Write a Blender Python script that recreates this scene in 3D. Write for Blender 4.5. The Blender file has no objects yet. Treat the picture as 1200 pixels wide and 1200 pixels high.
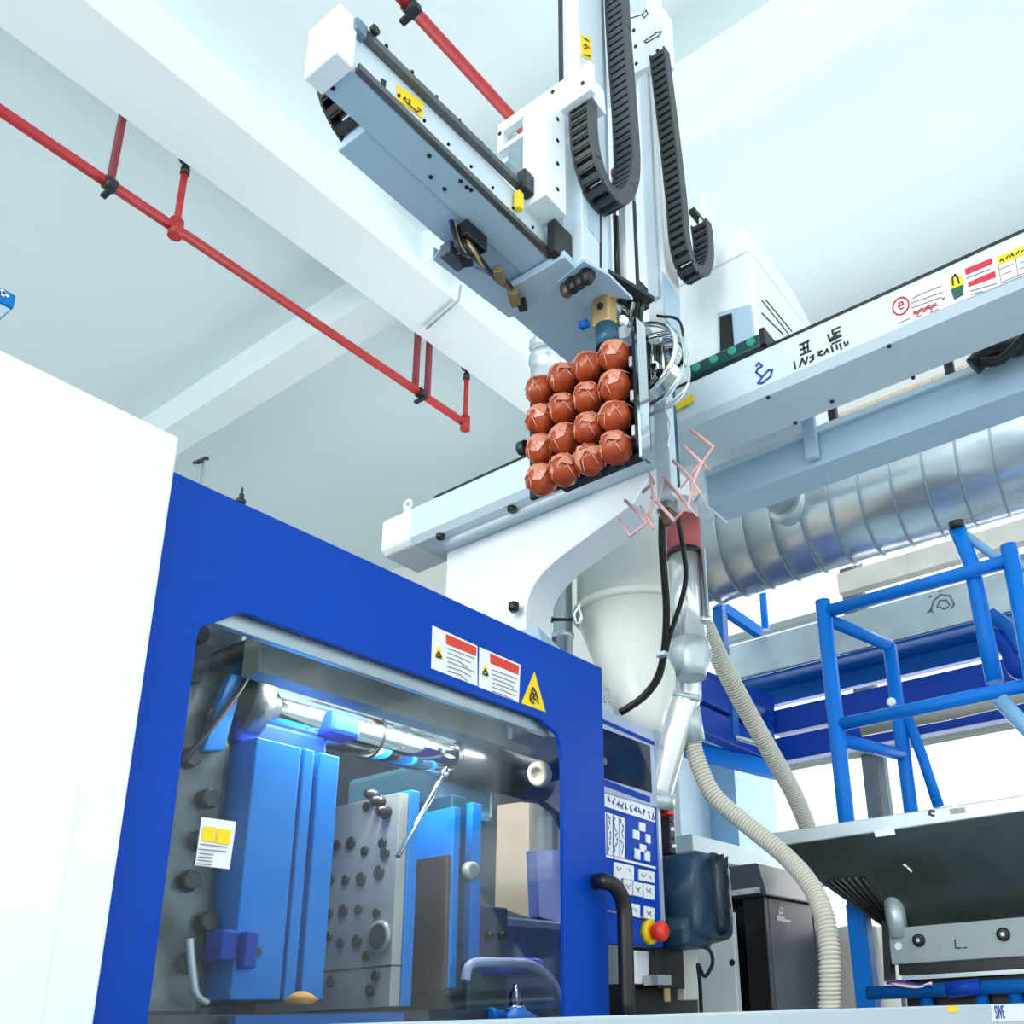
import bpy, bmesh, math, random
from mathutils import Vector as V, Matrix
from mathutils.geometry import tessellate_polygon
random.seed(7)
S = bpy.context.scene
COL = S.collection

# ---------------------------------------------------------------- camera
F, PITCH, ROLL, YAW, CX, CY = 1101.4, .333936, -.0386473, .986543, 753.4, 813.3
EYE = V((0, 0, .95))
fw = V((math.sin(YAW)*math.cos(PITCH), math.cos(YAW)*math.cos(PITCH), math.sin(PITCH)))
rt0 = V((math.cos(YAW), -math.sin(YAW), 0)); up0 = rt0.cross(fw)
rt = rt0*math.cos(ROLL) + up0*math.sin(ROLL)
upv = up0*math.cos(ROLL) - rt0*math.sin(ROLL)
cd = bpy.data.cameras.new('camera'); cam = bpy.data.objects.new('camera', cd); COL.objects.link(cam)
cam.matrix_world = Matrix(((rt.x, upv.x, -fw.x, EYE.x), (rt.y, upv.y, -fw.y, EYE.y), (rt.z, upv.z, -fw.z, EYE.z), (0, 0, 0, 1)))
cd.sensor_width = 36; cd.lens = F/1200*36
cd.shift_x = (600-CX)/1200; cd.shift_y = (CY-600)/1200
cd.clip_start = .02; cd.clip_end = 200
S.camera = cam

# ---------------------------------------------------------------- light
w = bpy.data.worlds.new('world'); S.world = w; w.use_nodes = True
w.node_tree.nodes['Background'].inputs[0].default_value = (.88, .96, 1.0, 1)
w.node_tree.nodes['Background'].inputs[1].default_value = 1.3
S.view_settings.view_transform = 'Standard'; S.view_settings.look = 'None'
S.view_settings.gamma = 1; S.view_settings.use_curve_mapping = False
S.view_settings.exposure = .45
def area(name, loc, target, size, sy, power, col=(1, 1, 1)):
    l = bpy.data.lights.new(name, 'AREA'); l.shape = 'RECTANGLE'; l.size = size; l.size_y = sy; l.energy = power; l.color = col
    o = bpy.data.objects.new(name, l); COL.objects.link(o); o.location = loc
    o.rotation_euler = (V(target)-V(loc)).to_track_quat('-Z', 'Y').to_euler()
area('window_light_back', (-5.5, 1.0, 3.6), (2, 1.5, 2.0), 5, 3.5, 210, (1, .99, .97))
area('window_light_far', (6.7, 2.0, 3.2), (0, 2, 2.2), 5, 3.0, 170, (1, 1, 1))

# ---------------------------------------------------------------- helpers
def at(px, py, ax, v):
    d = fw + rt*((px-CX)/F) - upv*((py-CY)/F); i = 'XYZ'.index(ax)
    return EYE + d*((v-EYE[i])/d[i])
def dp(px, py, depth):
    return EYE + (fw + rt*((px-CX)/F) - upv*((py-CY)/F))*depth
def lin(c):
    return tuple(((x/255)/12.92 if x/255 <= .04045 else ((x/255+.055)/1.055)**2.4) for x in c) + (1,)
MATS = {}
def mat(name, rgb, rough=.45, metal=0., var=.06, scale=6., bump=0., bscale=40., stretch=None, emit=0., spec=.5, coat=0.):
    if name in MATS: return MATS[name]
    m = bpy.data.materials.new(name); m.use_nodes = True; nt = m.node_tree; N = nt.nodes
    b = N['Principled BSDF']; b.inputs['Roughness'].default_value = rough; b.inputs['Metallic'].default_value = metal
    b.inputs['Specular IOR Level'].default_value = spec; b.inputs['Coat Weight'].default_value = coat
    c = lin(rgb)
    tc = N.new('ShaderNodeTexCoord'); mp = N.new('ShaderNodeMapping'); nz = N.new('ShaderNodeTexNoise'); nz.inputs['Scale'].default_value = scale
    nz.inputs['Detail'].default_value = 5
    if stretch: mp.inputs['Scale'].default_value = stretch
    nt.links.new(tc.outputs['Object'], mp.inputs[0]); nt.links.new(mp.outputs[0], nz.inputs['Vector'])
    rp = N.new('ShaderNodeValToRGB'); rp.color_ramp.elements[0].position = .3; rp.color_ramp.elements[1].position = .7
    rp.color_ramp.elements[0].color = tuple(max(0, x*(1-var)) for x in c[:3])+(1,); rp.color_ramp.elements[1].color = tuple(min(1, x*(1+var)) for x in c[:3])+(1,)
    nt.links.new(nz.outputs['Fac'], rp.inputs[0]); nt.links.new(rp.outputs[0], b.inputs['Base Color'])
    if bump:
        n2 = N.new('ShaderNodeTexNoise'); n2.inputs['Scale'].default_value = bscale; n2.inputs['Detail'].default_value = 4
        nt.links.new(mp.outputs[0], n2.inputs['Vector'])
        bp = N.new('ShaderNodeBump'); bp.inputs['Strength'].default_value = bump; bp.inputs['Distance'].default_value = .01
        nt.links.new(n2.outputs['Fac'], bp.inputs['Height']); nt.links.new(bp.outputs[0], b.inputs['Normal'])
    if emit:
        b.inputs['Emission Color'].default_value = c; b.inputs['Emission Strength'].default_value = emit
    MATS[name] = m; return m
def glass(name, tint=(1, 1, 1), dirt=.0, ior=1.5):
    m = bpy.data.materials.new(name); m.use_nodes = True; nt = m.node_tree; N = nt.nodes
    for n in list(N): N.remove(n)
    out = N.new('ShaderNodeOutputMaterial'); mx = N.new('ShaderNodeMixShader'); tr = N.new('ShaderNodeBsdfTransparent'); gl = N.new('ShaderNodeBsdfGlossy')
    tr.inputs[0].default_value = tint+(1,); gl.inputs['Roughness'].default_value = .03
    fr = N.new('ShaderNodeFresnel'); fr.inputs[0].default_value = ior
    nt.links.new(fr.outputs[0], mx.inputs[0]); nt.links.new(tr.outputs[0], mx.inputs[1]); nt.links.new(gl.outputs[0], mx.inputs[2])
    last = mx
    if dirt:
        df = N.new('ShaderNodeBsdfDiffuse'); df.inputs[0].default_value = (.7, .75, .78, 1)
        tc = N.new('ShaderNodeTexCoord'); nz = N.new('ShaderNodeTexNoise'); nz.inputs['Scale'].default_value = 5; nz.inputs['Detail'].default_value = 8
        rp = N.new('ShaderNodeMapRange'); rp.inputs[1].default_value = .45; rp.inputs[2].default_value = .8; rp.inputs[3].default_value = 0; rp.inputs[4].default_value = dirt
        nt.links.new(tc.outputs['Object'], nz.inputs['Vector']); nt.links.new(nz.outputs['Fac'], rp.inputs[0])
        m2 = N.new('ShaderNodeMixShader'); nt.links.new(rp.outputs[0], m2.inputs[0]); nt.links.new(mx.outputs[0], m2.inputs[1]); nt.links.new(df.outputs[0], m2.inputs[2]); last = m2
    nt.links.new(last.outputs[0], out.inputs[0]); MATS[name] = m; return m

class MB:
    def __init__(s): s.v = []; s.f = []; s.sm = []
    def add(s, vs, fs, smooth=False):
        n = len(s.v); s.v += [V(p) for p in vs]; s.f += [tuple(i+n for i in f) for f in fs]; s.sm += [smooth]*len(fs); return s
    def hexa(s, p):  # p[0:4] one face loop, p[4:8] the opposite
        return s.add(p, [(0, 1, 2, 3), (7, 6, 5, 4), (0, 4, 5, 1), (1, 5, 6, 2), (2, 6, 7, 3), (3, 7, 4, 0)])
    def box(s, x0, x1, y0, y1, z0, z1):
        return s.hexa([(x0, y0, z0), (x0, y1, z0), (x1, y1, z0), (x1, y0, z0), (x0, y0, z1), (x0, y1, z1), (x1, y1, z1), (x1, y0, z1)])
    def obox(s, c, a, b, d):
        c, a, b, d = V(c), V(a), V(b), V(d)
        return s.hexa([c-a-b-d, c-a+b-d, c+a+b-d, c+a-b-d, c-a-b+d, c-a+b+d, c+a+b+d, c+a-b+d])
    def beam(s, p, q, wd, ht, up=(0, 0, 1)):
        p, q = V(p), V(q); a = (q-p)/2; n = a.normalized(); b = n.cross(V(up)); b.normalize(); u = b.cross(n)
        return s.obox((p+q)/2, a, b*wd/2, u*ht/2)
    def plate(s, outer, ext, holes=()):  # flat polygon (with holes) extruded by ext
        ext = V(ext); loops = [[V(p) for p in outer]]+[[V(p) for p in h] for h in holes]
        tri = tessellate_polygon(loops); pts = [p for l in loops for p in l]; n = len(pts)
        fs = [tuple(t) for t in tri]+[tuple(i+n for i in reversed(t)) for t in tri]; k = 0
        for l in loops:
            m = len(l)
            for i in range(m): fs.append((k+i, k+(i+1) % m, n+k+(i+1) % m, n+k+i))
            k += m
        return s.add(pts+[p+ext for p in pts], fs)
    def tube(s, pts, r, n=10, caps=True, smooth=True):
        pts = [V(p) for p in pts]; rs = r if isinstance(r, (list, tuple)) else [r]*len(pts)
        t0 = (pts[1]-pts[0]).normalized(); ref = t0.orthogonal().normalized(); vs = []
        for i, p in enumerate(pts):
            t = (pts[min(i+1, len(pts)-1)]-pts[max(i-1, 0)]); t.normalize()
            ref = (ref-t*ref.dot(t)).normalized(); b = t.cross(ref)
            for k in range(n):
                a = 2*math.pi*k/n; vs.append(p+(ref*math.cos(a)+b*math.sin(a))*rs[i])
        fs = [(i*n+k, i*n+(k+1) % n, (i+1)*n+(k+1) % n, (i+1)*n+k) for i in range(len(pts)-1) for k in range(n)]
        s.add(vs, fs, smooth)
        if caps:
            m = len(s.v)-len(vs)
            s.f.append(tuple(m+k for k in reversed(range(n)))); s.f.append(tuple(m+(len(pts)-1)*n+k for k in range(n))); s.sm += [False, False]
        return s
    def lathe(s, base, axis, prof, n=24, smooth=True, a0=0., a1=2*math.pi, caps=True):
        axis = V(axis).normalized(); ref = axis.orthogonal().normalized() if abs(axis.z) < .9 else V((1, 0, 0)); ref = (ref-axis*ref.dot(axis)).normalized(); b = axis.cross(ref); base = V(base); vs = []
        full = abs(a1-a0-2*math.pi) < 1e-6; m = n if full else n+1
        for h, r in prof:
            for k in range(m):
                a = a0+(a1-a0)*k/n; vs.append(base+axis*h+(ref*math.cos(a)+b*math.sin(a))*r)
        fs = []
        for i in range(len(prof)-1):
            for k in range(n): fs.append((i*m+k, i*m+(k+1) % m, (i+1)*m+(k+1) % m, (i+1)*m+k))
        s.add(vs, fs, smooth)
        if caps:
            q = len(s.v)-len(vs); s.f.append(tuple(q+k for k in reversed(range(m)))); s.f.append(tuple(q+(len(prof)-1)*m+k for k in range(m))); s.sm += [False, False]
        return s
    def mesh(s, name, origin=(0, 0, 0)):
        o = V(origin); me = bpy.data.meshes.new(name); me.from_pydata([tuple(p-o) for p in s.v], [], s.f)
        me.polygons.foreach_set('use_smooth', s.sm)
        bm = bmesh.new(); bm.from_mesh(me); bmesh.ops.recalc_face_normals(bm, faces=bm.faces); bm.to_mesh(me); bm.free(); me.update(); return me

def tag(o, label=None, cat=None, group=None, kind=None):
    if label: o['label'] = label
    if cat: o['category'] = cat
    if group: o['group'] = group
    if kind: o['kind'] = kind
    return o
def thing(name, label, cat, loc=(0, 0, 0), group=None):
    o = bpy.data.objects.new(name, None); o.empty_display_size = .05; COL.objects.link(o); o.location = V(loc)
    return tag(o, label, cat, group)
def root_loc(p):
    l = V((0, 0, 0))
    while p is not None: l += V(p.location); p = p.parent
    return l
def obj(name, mb, m, parent=None, bevel=0., label=None, origin=None):
    org = root_loc(parent) if parent is not None else V(origin or (0, 0, 0))
    me = mb.mesh(name, org); me.materials.append(m)
    o = bpy.data.objects.new(name, me); COL.objects.link(o)
    if parent is not None: o.parent = parent
    else: o.location = org
    if bevel:
        bv = o.modifiers.new('bevel', 'BEVEL'); bv.width = bevel; bv.segments = 2; bv.limit_method = 'ANGLE'; bv.angle_limit = .6; bv.harden_normals = False
    if label: o['label'] = label
    return o
def single(name, mb, m, label, cat, group=None, bevel=0., origin=None, kind=None):
    if origin is None:
        n = len(mb.v); c = sum((p for p in mb.v), V())/n; origin = (c.x, c.y, min(p.z for p in mb.v))
    o = obj(name, mb, m, None, bevel, origin=origin); return tag(o, label, cat, group, kind)
def struct(name, mb, m, parent=None, bevel=0.):
    o = obj(name, mb, m, parent, bevel)
    if parent is None: o['kind'] = 'structure'
    return o
def shared(name, me, parent, mw):   # a part that shares mesh data; mw = matrix in world
    o = bpy.data.objects.new(name, me); COL.objects.link(o); o.parent = parent
    o.matrix_local = Matrix.Translation(-root_loc(parent)) @ mw
    return o
def text(name, s, m, parent, p, right, up, size, depth=.0006):
    cu = bpy.data.curves.new('txt', 'FONT'); cu.body = s; cu.size = size; cu.extrude = depth; cu.align_x = 'LEFT'
    to = bpy.data.objects.new('txt', cu); COL.objects.link(to)
    bpy.context.view_layer.update()
    me = bpy.data.meshes.new_from_object(to.evaluated_get(bpy.context.evaluated_depsgraph_get())); bpy.data.objects.remove(to); bpy.data.curves.remove(cu)
    me.materials.clear(); me.materials.append(m)
    r = V(right).normalized(); u = V(up); u = (u-r*u.dot(r)).normalized(); n = r.cross(u); p = V(p)
    M = Matrix(((r.x, u.x, n.x, p.x), (r.y, u.y, n.y, p.y), (r.z, u.z, n.z, p.z), (0, 0, 0, 1)))
    me.transform(Matrix.Translation(-root_loc(parent)) @ M)
    o = bpy.data.objects.new(name, me); COL.objects.link(o); o.parent = parent; return o
def poly(pxs, ax, v): return [at(x, y, ax, v) for x, y in pxs]
def sticker(pxs, ax, v, lift=.0012): return MB().plate(poly(pxs, ax, v), {'X': (lift, 0, 0), 'Y': (0, lift, 0), 'Z': (0, 0, lift)}[ax])
def strokes(lines, ax, v, wd, mb=None):  # thin flat ribbons on a plane, print on a surface
    mb = mb or MB(); nrm = {'X': V((1, 0, 0)), 'Y': V((0, 1, 0)), 'Z': V((0, 0, 1))}[ax]
    for ln in lines:
        pts = poly(ln, ax, v)
        for a, b in zip(pts[:-1], pts[1:]):
            d = (b-a); L = d.length
            if L < 1e-6: continue
            d.normalize(); mb.obox((a+b)/2, d*(L/2+wd*.3), d.cross(nrm)*wd/2, nrm*.0004)
    return mb
def smooth_path(pts, n=8):  # Catmull-Rom
    P = [V(p) for p in pts]; P = [P[0]*2-P[1]]+P+[P[-1]*2-P[-2]]; out = []
    for i in range(1, len(P)-2):
        for k in range(n):
            t = k/n; a, b, c, d = P[i-1], P[i], P[i+1], P[i+2]
            out.append(.5*((2*b)+(c-a)*t+(2*a-5*b+4*c-d)*t*t+(3*b-a-3*c+d)*t**3))
    out.append(P[-2]); return out
def resample(pts, step):
    out = [pts[0].copy()]; acc = 0
    for a, b in zip(pts[:-1], pts[1:]):
        L = (b-a).length; d = 0
        while acc+(L-d) >= step:
            d += step-acc; acc = 0; out.append(a+(b-a)*(d/L))
        acc += L-d
    return out

# ---------------------------------------------------------------- materials
white = mat('white_powder_coat', (240, 246, 247), .4, var=.02)
robot = mat('pale_robot_paint', (206, 222, 230), .35, var=.03, spec=.4)
robot_blue = mat('blue_grey_paint_and_shade', (172, 198, 216), .35, var=.03)  # bluer than the robot paint: shade of undersides is put into the colour
robot_shiny = mat('white_gloss_paint', (238, 245, 248), .22, var=.02)
ceilm = mat('white_ceiling_plaster', (226, 238, 240), .9, var=.025, scale=.6)
beamm = mat('ceiling_beam_plaster', (230, 240, 241), .9, var=.02, scale=.8)
concrete = mat('grey_epoxy_floor', (150, 158, 160), .5, var=.1, scale=2)
blue = mat('royal_blue_textured_paint', (0, 67, 172), .42, var=.08, scale=2.2, bump=.12, bscale=420, spec=.16)
blue_in = mat('sky_blue_paint', (0, 116, 200), .4, var=.06, spec=.25)
blue_cage = mat('cage_blue_paint', (0, 118, 214), .4, var=.05, spec=.25)
blue_deep = mat('deep_blue_steel_paint', (2, 60, 160), .45, var=.06, spec=.2)
blue_mid = mat('mid_blue_paint', (6, 96, 176), .45, var=.06, spec=.25)
steel = mat('machined_steel', (158, 162, 158), .28, .35, var=.14, scale=4, bump=.05)
dirty = mat('oily_dark_steel', (86, 96, 100), .4, .6, var=.55, scale=9, bump=.4, bscale=25)
darksteel = mat('dark_steel', (52, 56, 60), .35, .6, var=.2)
chrome = mat('chrome', (225, 230, 232), .08, 1., var=.02)
galv = mat('galvanised_steel', (206, 218, 224), .24, .72, var=.14, scale=5, bump=.1, bscale=7, stretch=(1, .25, 1))
satin = mat('satin_steel', (226, 230, 228), .2, .6, var=.06, stretch=(1, 1, .2))
galv_dull = mat('dull_galvanised_sheet', (190, 203, 206), .4, .55, var=.1, scale=6)
pan_steel = mat('shaded_underside_sheet', (92, 100, 100), .3, .8, var=.35, scale=3, bump=.2, bscale=5)  # downward-facing shade and floor reflection are put into this dark colour
black = mat('black_plastic', (16, 18, 20), .4, var=.2)
rubber = mat('dark_grey_plastic', (58, 62, 66), .5, var=.2)
blackblue = mat('charcoal_panel_paint', (48, 56, 68), .4, var=.08)
red = mat('red_pipe_paint', (176, 40, 46), .45, var=.15, scale=20)
redband = mat('dull_red_plastic', (188, 92, 92), .5, var=.08)
yellow = mat('yellow_label', (252, 214, 0), .5, var=.02)
labelw = mat('white_label', (238, 240, 240), .5, var=.01)
labelr = mat('red_label_print', (222, 62, 40), .5, var=.02)
ink = mat('black_ink', (28, 34, 44), .6, var=.02)
inkgrey = mat('grey_ink', (110, 116, 124), .6, var=.02)
inkblue = mat('blue_ink', (24, 70, 160), .6, var=.02)
inkred = mat('crimson_ink', (196, 40, 60), .6, var=.02)
inkgreen = mat('dark_green_ink', (20, 84, 74), .6, var=.02)
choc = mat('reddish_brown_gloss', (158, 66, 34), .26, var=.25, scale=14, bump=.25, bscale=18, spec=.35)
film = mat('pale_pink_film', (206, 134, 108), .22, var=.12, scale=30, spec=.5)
pink = mat('pink_plastic_sprue', (226, 178, 182), .35, var=.08)
brass = mat('brass_fitting', (190, 164, 112), .4, .4, var=.15)
teal = mat('teal_cylinder', (44, 88, 110), .35, .3, var=.1)
tank = mat('off_white_tank_paint', (244, 248, 240), .32, var=.02)
hosem = mat('beige_ribbed_hose', (206, 204, 190), .6, var=.08)
tarp = mat('navy_teal_cover', (20, 54, 78), .42, var=.18, scale=8, bump=.4, bscale=9)
brick = mat('off_white_wall_paint', (236, 238, 234), .8, var=.03, scale=1.5)
railg = mat('grey_rail_steel', (92, 98, 98), .35, .5, var=.25, scale=30, stretch=(.2, 1, 1))
brass_red = mat('red_button', (232, 52, 30), .3, var=.03)
green_pcb = mat('green_plastic', (14, 70, 62), .3, var=.3)
screen_m = mat('dark_screen', (24, 36, 52), .12, var=.15, scale=2)
panelblue = mat('keypad_blue', (4, 66, 172), .45, var=.04, spec=.2)
greyplate = mat('grey_machine_paint', (150, 162, 162), .45, var=.05)
decks = mat('pale_grey_deck_paint', (186, 200, 205), .4, var=.03)
pierm = mat('grey_blue_pier_paint', (170, 192, 202), .7, var=.04)
brown = mat('oily_brown_steel', (92, 76, 64), .4, .5, var=.4, scale=5)
clearpane = glass('clear_acrylic', (.95, .98, .985), dirt=.05, ior=1.22)
winglass = glass('window_glass', (.97, .99, 1))

# ---------------------------------------------------------------- room
CZ = 6.0
struct('floor', MB().box(-6, 7.2, -4, 9.2, -.1, 0), concrete)
struct('ceiling', MB().box(-6, 7.2, -4, 9.2, CZ+.3, CZ+.5), ceilm)
struct('wall_left', MB().box(-6, 7.2, 9, 9.2, 0, CZ+.3), beamm)
# ceiling beams: one along the machine, two across
struct('trim_1', MB().box(-6, 7, 4.08, 4.56, CZ-.06, CZ+.3), beamm)
struct('trim_2', MB().box(3.56, 3.84, -4, 4.08, CZ, CZ+.3), beamm)
struct('trim_3', MB().box(3.56, 3.84, 4.56, 9, CZ, CZ+.3), beamm)
# far wall at X=7 with a row of big windows
WX = 7.0
wins = [(-3.4, -1.6), (-1.2, .62), (.7, 2.47), (2.53, 4.35)]
wo = [(WX, -4, 0), (WX, 9, 0), (WX, 9, CZ+.3), (WX, -4, CZ+.3)]
hol = [[(WX, a, 1.3), (WX, b, 1.3), (WX, b, 5.35), (WX, a, 5.35)] for a, b in wins]
struct('wall_far', MB().plate(wo, (.22, 0, 0), hol), brick)
for i, (a, b) in enumerate(wins):
    fr = MB()
    for y in (a+.03, b-.03): fr.box(WX+.06, WX+.14, y-.03, y+.03, 1.3, 5.35)
    for z in (1.33, 2.98, 4.2, 5.32): fr.box(WX+.06, WX+.14, a+.06, b-.06, z-.03, z+.03)
    wn = struct('window_%d' % (i+1), fr, greyplate)
    for z0, z1 in ((1.36, 2.95), (3.01, 4.17), (4.23, 5.29)):
        obj('pane', MB().box(WX+.095, WX+.105, a+.06, b-.06, z0, z1), winglass, wn)
struct('trim_4', MB().box(WX-.12, WX, -4, 4.5, 2.86, 3.0), mat('olive_grey_rail', (140, 144, 132), .5))
struct('trim_5', MB().box(WX-.06, WX, 2.45, 2.55, 0, 5.9), mat('dark_mullion', (92, 96, 98), .45, .4))
tr7 = struct('trim_7', MB().box(WX-.03, WX-.001, -.6, 4.3, 5.40, 6.0), mat('beige_cladding', (226, 204, 178), .7, var=.05))
slat_me = MB().box(-.012, 0, -.055, .055, -.29, .29).mesh('slat'); slat_me.materials.append(MATS['beige_cladding'])
for k in range(40): shared('slat', slat_me, tr7, Matrix.Translation((WX-.03, -.55+.12*k, 5.70)))
zq = [at(1100, y, 'X', 6.6).z for y in (637, 662, 738, 768)]
perf = mat('pale_perforated_beam', (206, 200, 188), .6, var=.14, scale=3)
struct('trim_8', MB().box(6.6, 6.7, -3, 2.45, zq[1], zq[0]), perf); struct('trim_9', MB().box(6.6, 6.7, -3, 2.2, zq[3], zq[2]), perf)
struct('trim_6', MB().box(WX-.35, WX, 4.3, 4.9, 0, CZ), pierm)

# ---------------------------------------------------------------- sprinkler pipes
PZ = 5.48
def sprink(name, label, pts, hangers, risers, rr=.031):
    t = thing(name, label, 'pipe', pts[0])
    obj('pipe', MB().tube(pts, rr, 12), red, t)
    for p, two in hangers:
        p = V(p); hb = MB()
        for o in ((-.06, .06) if two else (0,)):
            hb.box(p.x+o-.015, p.x+o+.015, p.y-.022, p.y+.022, p.z-.02, CZ+.3)
        obj('hanger', hb, mat('maroon_bracket', (128, 44, 54), .5), t)
        c = MB().lathe(p-V((.03, 0, 0)), (1, 0, 0), [(0, rr*1.3), (.06, rr*1.3)], 12)
        c.box(p.x-.015, p.x+.015, p.y-.06, p.y+.06, p.z-rr-.03, p.z-rr-.012)
        obj('clamp', c, darksteel, t)
    for p in risers:
        p = V(p); r = obj('riser', MB().tube([p, p+V((0, 0, .45))], .02, 10), red, t)
        obj('sprinkler_head', MB().lathe(p+V((0, 0, .42)), (0, 0, 1), [(0, .027), (.05, .027), (.06, .015), (.1, .015), (.105, .045), (.115, .045)], 10), darksteel, r)
        obj('tee', MB().lathe(p-V((0, 0, .06)), (0, 0, 1), [(0, .04), (.12, .04)], 12), red, r)
PY = at(206, 268, 'Z', PZ).y
pe = at(558, 490, 'Z', PZ); h1 = at(122, 222, 'Z', PZ); h2 = at(500, 458, 'Z', PZ); r1 = at(206, 268, 'Z', PZ)
sprink('sprinkler_pipe', 'long red sprinkler pipe hanging under the ceiling at left, ending in an upright elbow', [(-4, PY, PZ), (pe.x, PY, PZ)],
       [((h1.x, PY, PZ), False), ((h2.x, PY, PZ), True)], [(r1.x, PY, PZ), (pe.x, PY, PZ)])
p2 = at(530, 62, 'Z', PZ)
c2 = at(478, 12, 'Z', PZ)
sprink('sprinkler_pipe', 'shorter red sprinkler pipe passing behind the top of the robot arm', [(-3, p2.y, PZ), (at(668, 195, 'Z', PZ).x, p2.y, PZ)], [((c2.x, p2.y, PZ), False)], [])
# conduit on the main ceiling beam
q = [at(x, y, 'Z', CZ-.08) for x, y in ((540, 335), (538, 352), (500, 385))]
single('ceiling_conduit', MB().tube(q, .01, 8), galv_dull, 'thin grey conduit elbow fixed under the ceiling beam', 'conduit')
# vertical vent stack with cap
c = at(642, 430, 'X', 3.75)
single('vent_stack', MB().lathe((c.x, c.y, 0), (0, 0, 1), [(0, .107)]+[(c.z+h, r) for h, r in ((-.1, .107), (.02, .107), (.025, .118), (.06, .118), (.065, .107), (.13, .107), (.135, .116), (.165, .116), (.23, .055), (.25, .045))], 20), galv,
       'upright galvanised vent pipe with a rounded cap behind the brown balls', 'pipe')
# overhead cable clips seen above the door
t = thing('pipe_bracket', 'small grey ceiling bracket above the left corner of the blue door', 'bracket', at(237, 545, 'Y', 4.2))
obj('crossbar', MB().tube(poly([(228, 543), (243, 537)], 'Y', 4.2), .012, 8), darksteel, t)
obj('rod', MB().tube(poly([(231, 545), (233, 575)], 'Y', 4.2)[:1]+[V((at(231, 545, 'Y', 4.2).x, 4.2, 0))], .012, 8), galv_dull, t); obj('rod', MB().tube(poly([(240, 540), (238, 580)], 'Y', 4.2)[:1]+[V((at(240, 540, 'Y', 4.2).x, 4.2, 0))], .012, 8), galv_dull, t)
single('valve_knob', MB().lathe(at(282, 591, 'Y', 1.52), (0, 0, 1), [(0, .008), (.008, .01), (.014, .005), (.022, .005), (.024, .002), (.036, .002)], 10), darksteel, 'tiny black valve knob sticking up behind the blue door', 'valve')

# ---------------------------------------------------------------- machine: base, cover
DY = 1.5
dz = at(700, 1190.5, 'Y', .5).z
t = thing('machine_plinth', 'pale grey lower frame of the moulding machine running along the bottom edge', 'machine frame', (1, .9, 0))
obj('front_rail', MB().box(-1, 2.9, .5, .56, dz-.3, dz), decks, t, .003)
obj('body', MB().box(-1, 2.9, .56, 1.46, .05, dz-.05), decks, t)
lb = obj('brand_sticker', sticker([(1162, 1178), (1200, 1177), (1200, 1196), (1163, 1197)], 'Y', .4985), labelw, t, label='white sticker with blue lettering')
a = at(1167, 1194, 'Y', .498); text('lettering', 'SWE', inkblue, lb, a, (1, 0, 0), (0, 0, 1), .034)
obj('yellow_tag', sticker([(1111, 1179), (1123, 1178.5), (1123, 1186), (1111, 1186.5)], 'Y', .4985), yellow, t)
t = thing('machine_cover', 'large plain white cover at left beside the blue door', 'machine cover', (-.6, 1.5, 0))
zt = at(209, 512, 'Y', 1.47).z; xr = .747
obj('side_panel', MB().box(-2.2, xr, 1.47, 2.9, .3, zt), robot_shiny, t, .004)
zi = at(93, 920, 'Y', 1.47).z
obj('access_panel', MB().box(-.9, at(93, 920, 'Y', 1.47).x, 1.4685, 1.475, .4, zi), robot_shiny, t, .001)

# ---------------------------------------------------------------- safety door
x0 = at(155, 876, 'Y', DY).x; x1 = at(708, 900, 'Y', DY).x; z1 = at(205, 553, 'Y', DY).z
t = thing('safety_door', 'tall royal blue safety door with a chamfered clear window', 'door', ((x0+x1)/2, DY, .8))
outer = [(x0, DY, .8), (x1, DY, .8), (x1, DY, z1), (x0, DY, z1)]
wl = at(205, 950, 'Y', DY).x; wr = at(661, 1000, 'Y', DY).x
tl = at(284, 711, 'Y', DY); bl = at(236, 741, 'Y', DY); tr = at(632, 845, 'Y', DY); tr2 = at(652, 862, 'Y', DY); br = at(661, 893, 'Y', DY)
zt_ = (tl.z+tr.z)/2
hole = [(wl, DY, .86), (wr, DY, .86), (wr, DY, br.z), ((wr+tr2.x)/2+.006, DY, (br.z+tr2.z)/2+.012), (tr2.x+.006, DY, tr2.z+.006), (tr.x, DY, zt_), (tl.x+.008, DY, zt_), (tl.x-.006, DY, zt_-.006), (wl+.004, DY, bl.z+.008), (wl, DY, bl.z-.01)]
obj('door_frame', MB().plate(outer, (0, .014, 0), [hole]), blue, t, .002)
obj('pane', MB().box(wl-.02, wr+.02, DY+.0145, DY+.0195, .84, zt_+.02), clearpane, t, label='clear acrylic window pane, a little dirty')
# steel lip under the top edge of the window
lip = MB().box(wl+.03, wr-.03, DY+.022, DY+.04, at(420, 787, 'Y', DY+.022).z, zt_+.06); obj('inner_rail', lip, mat('brushed_steel_rail', (200, 208, 210), .3, .7, var=.15, stretch=(.3, 1, 1)), t, .003)
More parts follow.
